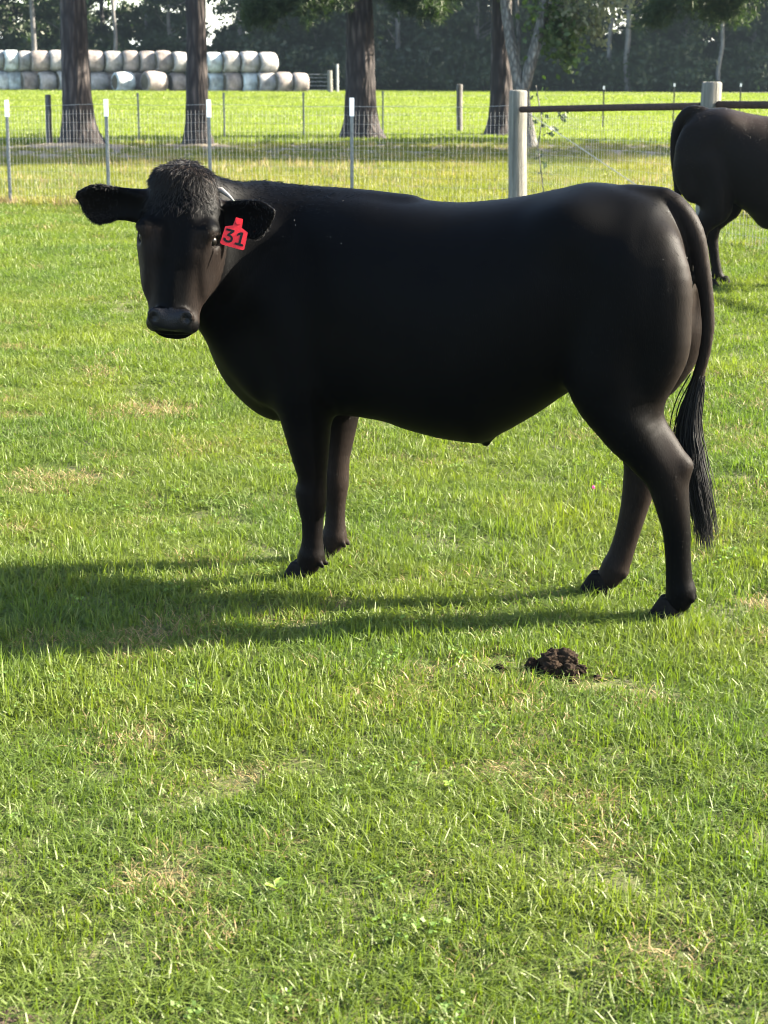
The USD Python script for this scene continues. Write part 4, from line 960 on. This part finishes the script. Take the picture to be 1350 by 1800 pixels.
def scatter(rng, y0, y1, density, margin=.6):
    """points spread evenly over the part of the ground the camera sees between two distances"""
    half = lambda y: .245 * y + margin
    A = (half(y0) + half(y1)) * (y1 - y0); n = int(A * density); m = int(n * 2.2)
    y = rng.uniform(y0, y1, m); x = rng.uniform(-half(y1), half(y1), m); ok = np.abs(x) < half(y)
    return x[ok][:n], y[ok][:n]

DRY = [(-1.45, 6.95, .17), (-1.25, 7.05, .14), (-.62, 4.05, .10), (-.30, 3.75, .08), (-1.15, 8.4, .25), (-.25, 6.05, .08), (.62, 4.25, .07), (1.2, 4.85, .10), (.1, 3.3, .07), (.55, 2.98, .08)]
def pasture():
    rng = np.random.default_rng(2024)
    P = [('tuft', tuft(i, 70, .078, .016, .055, .0042, .50 + .11 * i), grass_mat) for i in range(10)]
    P += [('tall_tuft', tuft(20 + i, 30, .06, .035, .080, .0036, .55), grass_mat) for i in range(4)]
    P += [('flat_tuft', tuft(30 + i, 50, .08, .03, .075, .0042, 1.1, .7), grass_mat) for i in range(4)]
    P += [('dry_tuft', tuft(40 + i, 64, .085, .012, .055, .0032, 1.0, .4), straw_mat) for i in range(3)]
    P += [('clover', clover(50 + i), weed_mat) for i in range(3)]
    kinds = np.array([0] * 10 + [1] * 4 + [2] * 4 + [3] * 3 + [4] * 3)
    xs, ys, ii, ss = [], [], [], []
    for (y0, y1, dens, s) in ((2.3, 5, 400, .92), (5, 9, 330, .98), (9, 15, 170, 1.2), (15, 23.5, 90, 1.5)):
        x, y = scatter(rng, y0, y1, dens); p = np.stack([x, y, 0 * x], -1)
        n1 = meshkit.fbm(p * 1.6, 3, 41); n2 = meshkit.fbm(p * 3.1, 3, 42); n3 = meshkit.fbm(p * 2.3, 3, 43)
        keep = rng.random(len(x)) < np.where(n2 < .36, .8, 1.0)             # thin spots
        keep &= ~(((x - .49) / .06) ** 2 + ((y - 4.56) / .045) ** 2 < 1)       # under the dung
        x, y, n1, n2, n3 = x[keep], y[keep], n1[keep], n2[keep], n3[keep]
        u = rng.random(len(x)); k = np.where(u < .55, rng.integers(0, 10, len(x)), np.where(u < .55 + .16 * (n1 > .5) + .02, rng.integers(10, 14, len(x)), rng.integers(14, 18, len(x))))
        k = np.where(rng.random(len(x)) < .02 + .14 * smoothstep(.60, .70, n3), rng.integers(18, 21, len(x)), k)
        k = np.where(rng.random(len(x)) < (.010 + .03 * smoothstep(.55, .68, 1 - n3)) * (y < 9), rng.integers(21, 24, len(x)), k)
        for (gx, gy, gr) in DRY:
            k = np.where((np.hypot(x - gx, (y - gy) / 1.3) < gr * rng.uniform(.4, 1.2, len(x))) & (rng.random(len(x)) < .6), rng.integers(18, 21, len(x)), k)
        sc = s * (.84 + .45 * n1) * rng.uniform(.8, 1.2, len(x))
        xs.append(x); ys.append(y); ii.append(k); ss.append(np.stack([sc * (s ** .4), sc * (s ** .4), sc], 1))
    # a low mat of short bent blades under the tufts, and longer tufts round the heifer's feet
    P += [('mat', tuft(100 + i, 70, .10, .008, .026, .0036, 1.2, .6), (grass_mat, rough_mat, grass_mat)[i]) for i in range(3)]
    for (y0, y1, dens, s) in ((2.3, 5, 140, 1.0), (5, 9, 95, 1.15), (9, 14, 45, 1.4)):
        x, y = scatter(rng, y0, y1, dens); xs.append(x); ys.append(y); ii.append(rng.integers(24, 27, len(x))); ss.append(np.tile([s, s, s], (len(x), 1)))
    for (fx, fy) in ((-.29, 5.40), (-.19, 5.66), (.90, 4.96), (.66, 5.13)):
        x, y = fx + rng.normal(0, .075, 30), fy + rng.normal(0, .05, 30); xs.append(x); ys.append(y); ii.append(rng.integers(10, 18, 30)); sc = rng.uniform(.8, 1.15, 30); ss.append(np.stack([sc, sc, sc], 1))
    x, y = np.concatenate(xs), np.concatenate(ys)
    field_of('grass', 'short grazed green grass all over the paddock in front of the fence', P, np.stack([x, y, ground_z(x, y)], 1), np.concatenate(ii), rng.uniform(0, 6.28, len(x)), np.vstack(ss))

    P = [('tuft', tuft(60 + i, 60, .16, .05, .16, .010, .5), rough_mat) for i in range(8)] + [('dry_tuft', tuft(70 + i, 26, .14, .08, .22, .007, .6), straw_mat) for i in range(3)]
    x, y = scatter(rng, 19.5, 33.5, 46); fy = np.interp(x, [q[0] for q in FENCE], [q[1] for q in FENCE]); ok = (y > fy + .1); x, y = x[ok], y[ok]
    x2, y2 = scatter(rng, 33, 42, 12); x, y = np.concatenate([x, x2]), np.concatenate([y, y2])
    n = meshkit.fbm(np.stack([x, y, 0 * x], -1) * .7, 3, 44); k = np.where(rng.random(len(x)) < .04 + .15 * (n > .6), rng.integers(8, 11, len(x)), rng.integers(0, 8, len(x))); sc = (.7 + .7 * n) * rng.uniform(.8, 1.2, len(x)) * np.where(y > 33, .6, 1.0)
    field_of('grass', 'longer yellowing grass between the paddock fence and the pines', P, np.stack([x, y, ground_z(x, y)], 1), k, rng.uniform(0, 6.28, len(x)), np.stack([sc, sc, sc], 1))

    P = [('tuft', tuft(80 + i, 70, .42, .06, .17, .03, .5, seg=2), meadow_mat) for i in range(6)]
    xs, ys, ss = [], [], []
    for (y0, y1, dens, s) in ((42, 62, 9, 1.0), (62, 90, 5, 1.4), (90, 124, 3, 1.9)):
        x, y = scatter(rng, y0, y1, dens, 2); xs.append(x); ys.append(y); ss.append(np.full(len(x), s))
    x, y, s = np.concatenate(xs), np.concatenate(ys), np.concatenate(ss); s = s * rng.uniform(.7, 1.3, len(x))
    field_of('grass', 'bright yellow green meadow grass out to the bales and the wood', P, np.stack([x, y, ground_z(x, y)], 1), rng.integers(0, 6, len(x)), rng.uniform(0, 6.28, len(x)), np.stack([s, s, s ** .3], 1))
    # dead weeds along the foot of the fence
    P = [('dead_tuft', tuft(90 + i, 60, .14, .05, .20, .006, .8, .2), straw_mat) for i in range(4)] + [('weed_tuft', tuft(95 + i, 40, .14, .05, .16, .012, .7), rough_mat) for i in range(3)]
    d = rng.uniform(0, 22, 700); q, L = along(FENCE, d); o = rng.normal(0, .16, (700, 2)); x, y = q[:, 0] + o[:, 0], q[:, 1] + o[:, 1]; n = meshkit.noise(np.stack([x, y, 0 * x], -1) * 1.1, 8); ok = n > .42; x, y = x[ok], y[ok]
    s = rng.uniform(.6, 1.2, len(x)); field_of('dead_weeds', 'strip of dry brown weeds along the foot of the paddock fence', P, np.stack([x, y, ground_z(x, y)], 1), rng.integers(0, 7, len(x)), rng.uniform(0, 6.28, len(x)), np.stack([s, s, s], 1))
pasture()

# ------------------------------------------------------------------ dung, bare patches
def lump(c, r, seed, squash=.6, amp=.5, level=3):
    m = trimesh.creation.icosphere(level, 1.0); v = m.vertices; n = meshkit.fbm(v * 2.6 + seed * 3.1, 4, seed); m.vertices = v * (1 + amp * (n - .5) * 2)[:, None] * np.array(r) * [1, 1, squash]; m.apply_translation(c); return np.array(m.vertices), np.array(m.faces)
def dungs():
    rng = np.random.default_rng(12)
    def pile(x, y, sx, sy, sz, big, small, sd):
        z = float(ground_z(x, y)); ps = []
        for i in range(big):
            q = rng.normal(0, .55, 2); ps.append(lump((x + q[0] * sx, y + q[1] * sy, z + sz * .25 + sz * .5 * max(0, 1 - np.hypot(*q)) * rng.uniform(.5, 1)), np.array([sx, sy, sx]) * rng.uniform(.22, .42), sd + i, .8, .75))
        for i in range(small):
            q = rng.normal(0, .75, 2); ps.append(lump((x + q[0] * sx, y + q[1] * sy, z + sz * .8 * rng.random() * max(.1, 1 - .8 * np.hypot(*q))), np.full(3, rng.uniform(.006, .016)), sd + 50 + i, .8, .6, 2))
        return merge(ps)
    t = obj('dung_pile', pile(.490, 4.555, .068, .05, .10, 13, 34, 1), dung, smooth=True)
    tag(t, 'crumbling dark brown dung pile in the grass below the hind legs', 'dung')
    t = obj('dung_lump', pile(.33, 4.53, .022, .02, .05, 4, 8, 200), dung, smooth=True)
    tag(t, 'small dark dung lump left of the dung pile', 'dung')
dungs()
def patch(name, x, y, rx, ry, seed, h=.03, label=None, mat=dirt):
    n, k = 48, 8; ang = np.arange(n) / n * 2 * np.pi; v = [[x, y, 0]]; hs = [1.0]
    for j in range(1, k + 1):
        r = j / k; w = 1 + .35 * (meshkit.fbm(np.stack([np.cos(ang) * 1.4, np.sin(ang) * 1.4, np.full(n, seed * 1.7)], -1), 3, seed) - .5) * 2
        for a, ww in zip(ang, w):
            v.append([x + rx * r * ww * math.cos(a), y + ry * r * ww * math.sin(a), 0]); hs.append(1 - r ** 2)
    v = np.array(v); v[:, 2] = ground_z(v[:, 0], v[:, 1]) + .004 + h * np.array(hs) * (.6 + .8 * meshkit.fbm(v * 9, 3, seed)); v[-n:, 2] -= .012
    f = [(0, 1 + i, 1 + (i + 1) % n) for i in range(n)]
    for j in range(k - 1):
        a, b = 1 + j * n, 1 + (j + 1) * n
        for i in range(n):
            i2 = (i + 1) % n; f += [(a + i, b + i, b + i2), (a + i, b + i2, a + i2)]
    t = obj(name, (v, np.array(f)), mat, smooth=True, kind='structure'); tag(t, label)
patch('dirt_patch', -7.0, 39.4, 1.7, .9, 1, .10, 'pale dirt round the foot of the big left pine')
patch('dirt_patch', -4.3, 40.3, 1.1, .6, 2, .06, 'pale dirt round the foot of the slim pine')
patch('dirt_patch', -.62, 43.4, 1.2, .7, 3, .06, 'pale dirt round the foot of the low boughed pine')
patch('dirt_patch', 3.4, 44.2, 2.6, .8, 4, .06, 'pale dirt under the forked tree and the fourth pine')
patch('dirt_patch', -.71, 2.73, .12, .07, 5, .006, 'bare brown earth in the bottom left corner', plain('brown_earth', (.035, .025, .017), .95, .4, 30, .8, spec=.1))
patch('dirt_patch', 4.0, 15.9, .55, .16, 6, .06, 'dark earth at the foot of the fence right of the second cow', plain('dark_earth', (.05, .04, .028), .95, .4, 30, .8, spec=.1))

def small_plants():
    rng = np.random.default_rng(66)
    pink = plain('pink_petal', (.55, .05, .22), .6, .2, 80); x, y = .83, 6.62; z = float(ground_z(x, y))
    t = thing('clover_flower', (x, y, z), 0, 'tiny pink flower head in the grass left of the far hind leg', 'flower')
    obj('stem', tube([(0, 0, -.01), (.004, 0, .04), (.006, 0, .055)], .0012, 5), weed_mat, t)
    c = rng.normal(0, 1, (26, 3)); c /= np.linalg.norm(c, axis=1, keepdims=True); obj('flower_head', leaf_faces(c * .005 + [.006, 0, .06], .006, rng), pink, t)
    broad = leafy('broad_leaf', [(0, (.13, .19, .03)), (1, (.18, .24, .05))])
    for (x, y, n, L, lab) in ((-.222, 3.21, 4, .026, 'pale broad leaved weed low in the near grass'), (.155, 3.72, 5, .02, 'small rosette of broad leaves in the near grass')):
        t = thing('broadleaf_weed', (x, y, float(ground_z(x, y))), 0, lab, 'weed')
        for i in range(n):
            a = i * 6.28 / n + rng.uniform(-.3, .3); d = np.array([math.cos(a), math.sin(a), 0]); e = np.array([-d[1], d[0], 0]); v = []
            for k, w in ((0, .1), (.25, .6), (.5, 1), (.75, .8), (1, .05)):
                q = d * L * k * rng.uniform(.9, 1.1) + np.array([0, 0, .015 + L * (.9 * k - .5 * k * k)]); v += [q - e * w * L * .32, q + [0, 0, -.003], q + e * w * L * .32]
            f = []
            for k in range(4):
                for j in (0, 1):
                    o = 3 * k + j; f += [(o, o + 1, o + 4), (o, o + 4, o + 3)]
            obj('leaf', (np.array(v), np.array(f)), broad, t, smooth=True)
small_plants()

# ------------------------------------------------------------------ haze: thin summer air round the whole place
hz = trimesh.creation.box((7000, 7000, 60)); hz.apply_translation([0, 0, 60 / 2 - 1.5])
haze_mat = usdkit.material(stage, '/World/Looks/haze', {'v': ('principled_volume', {'color': (.62, .82, 1.0), 'density': .00006, 'anisotropy': .35})}, [], volume='v.volume')
obj('haze', hz, haze_mat, kind='stuff')
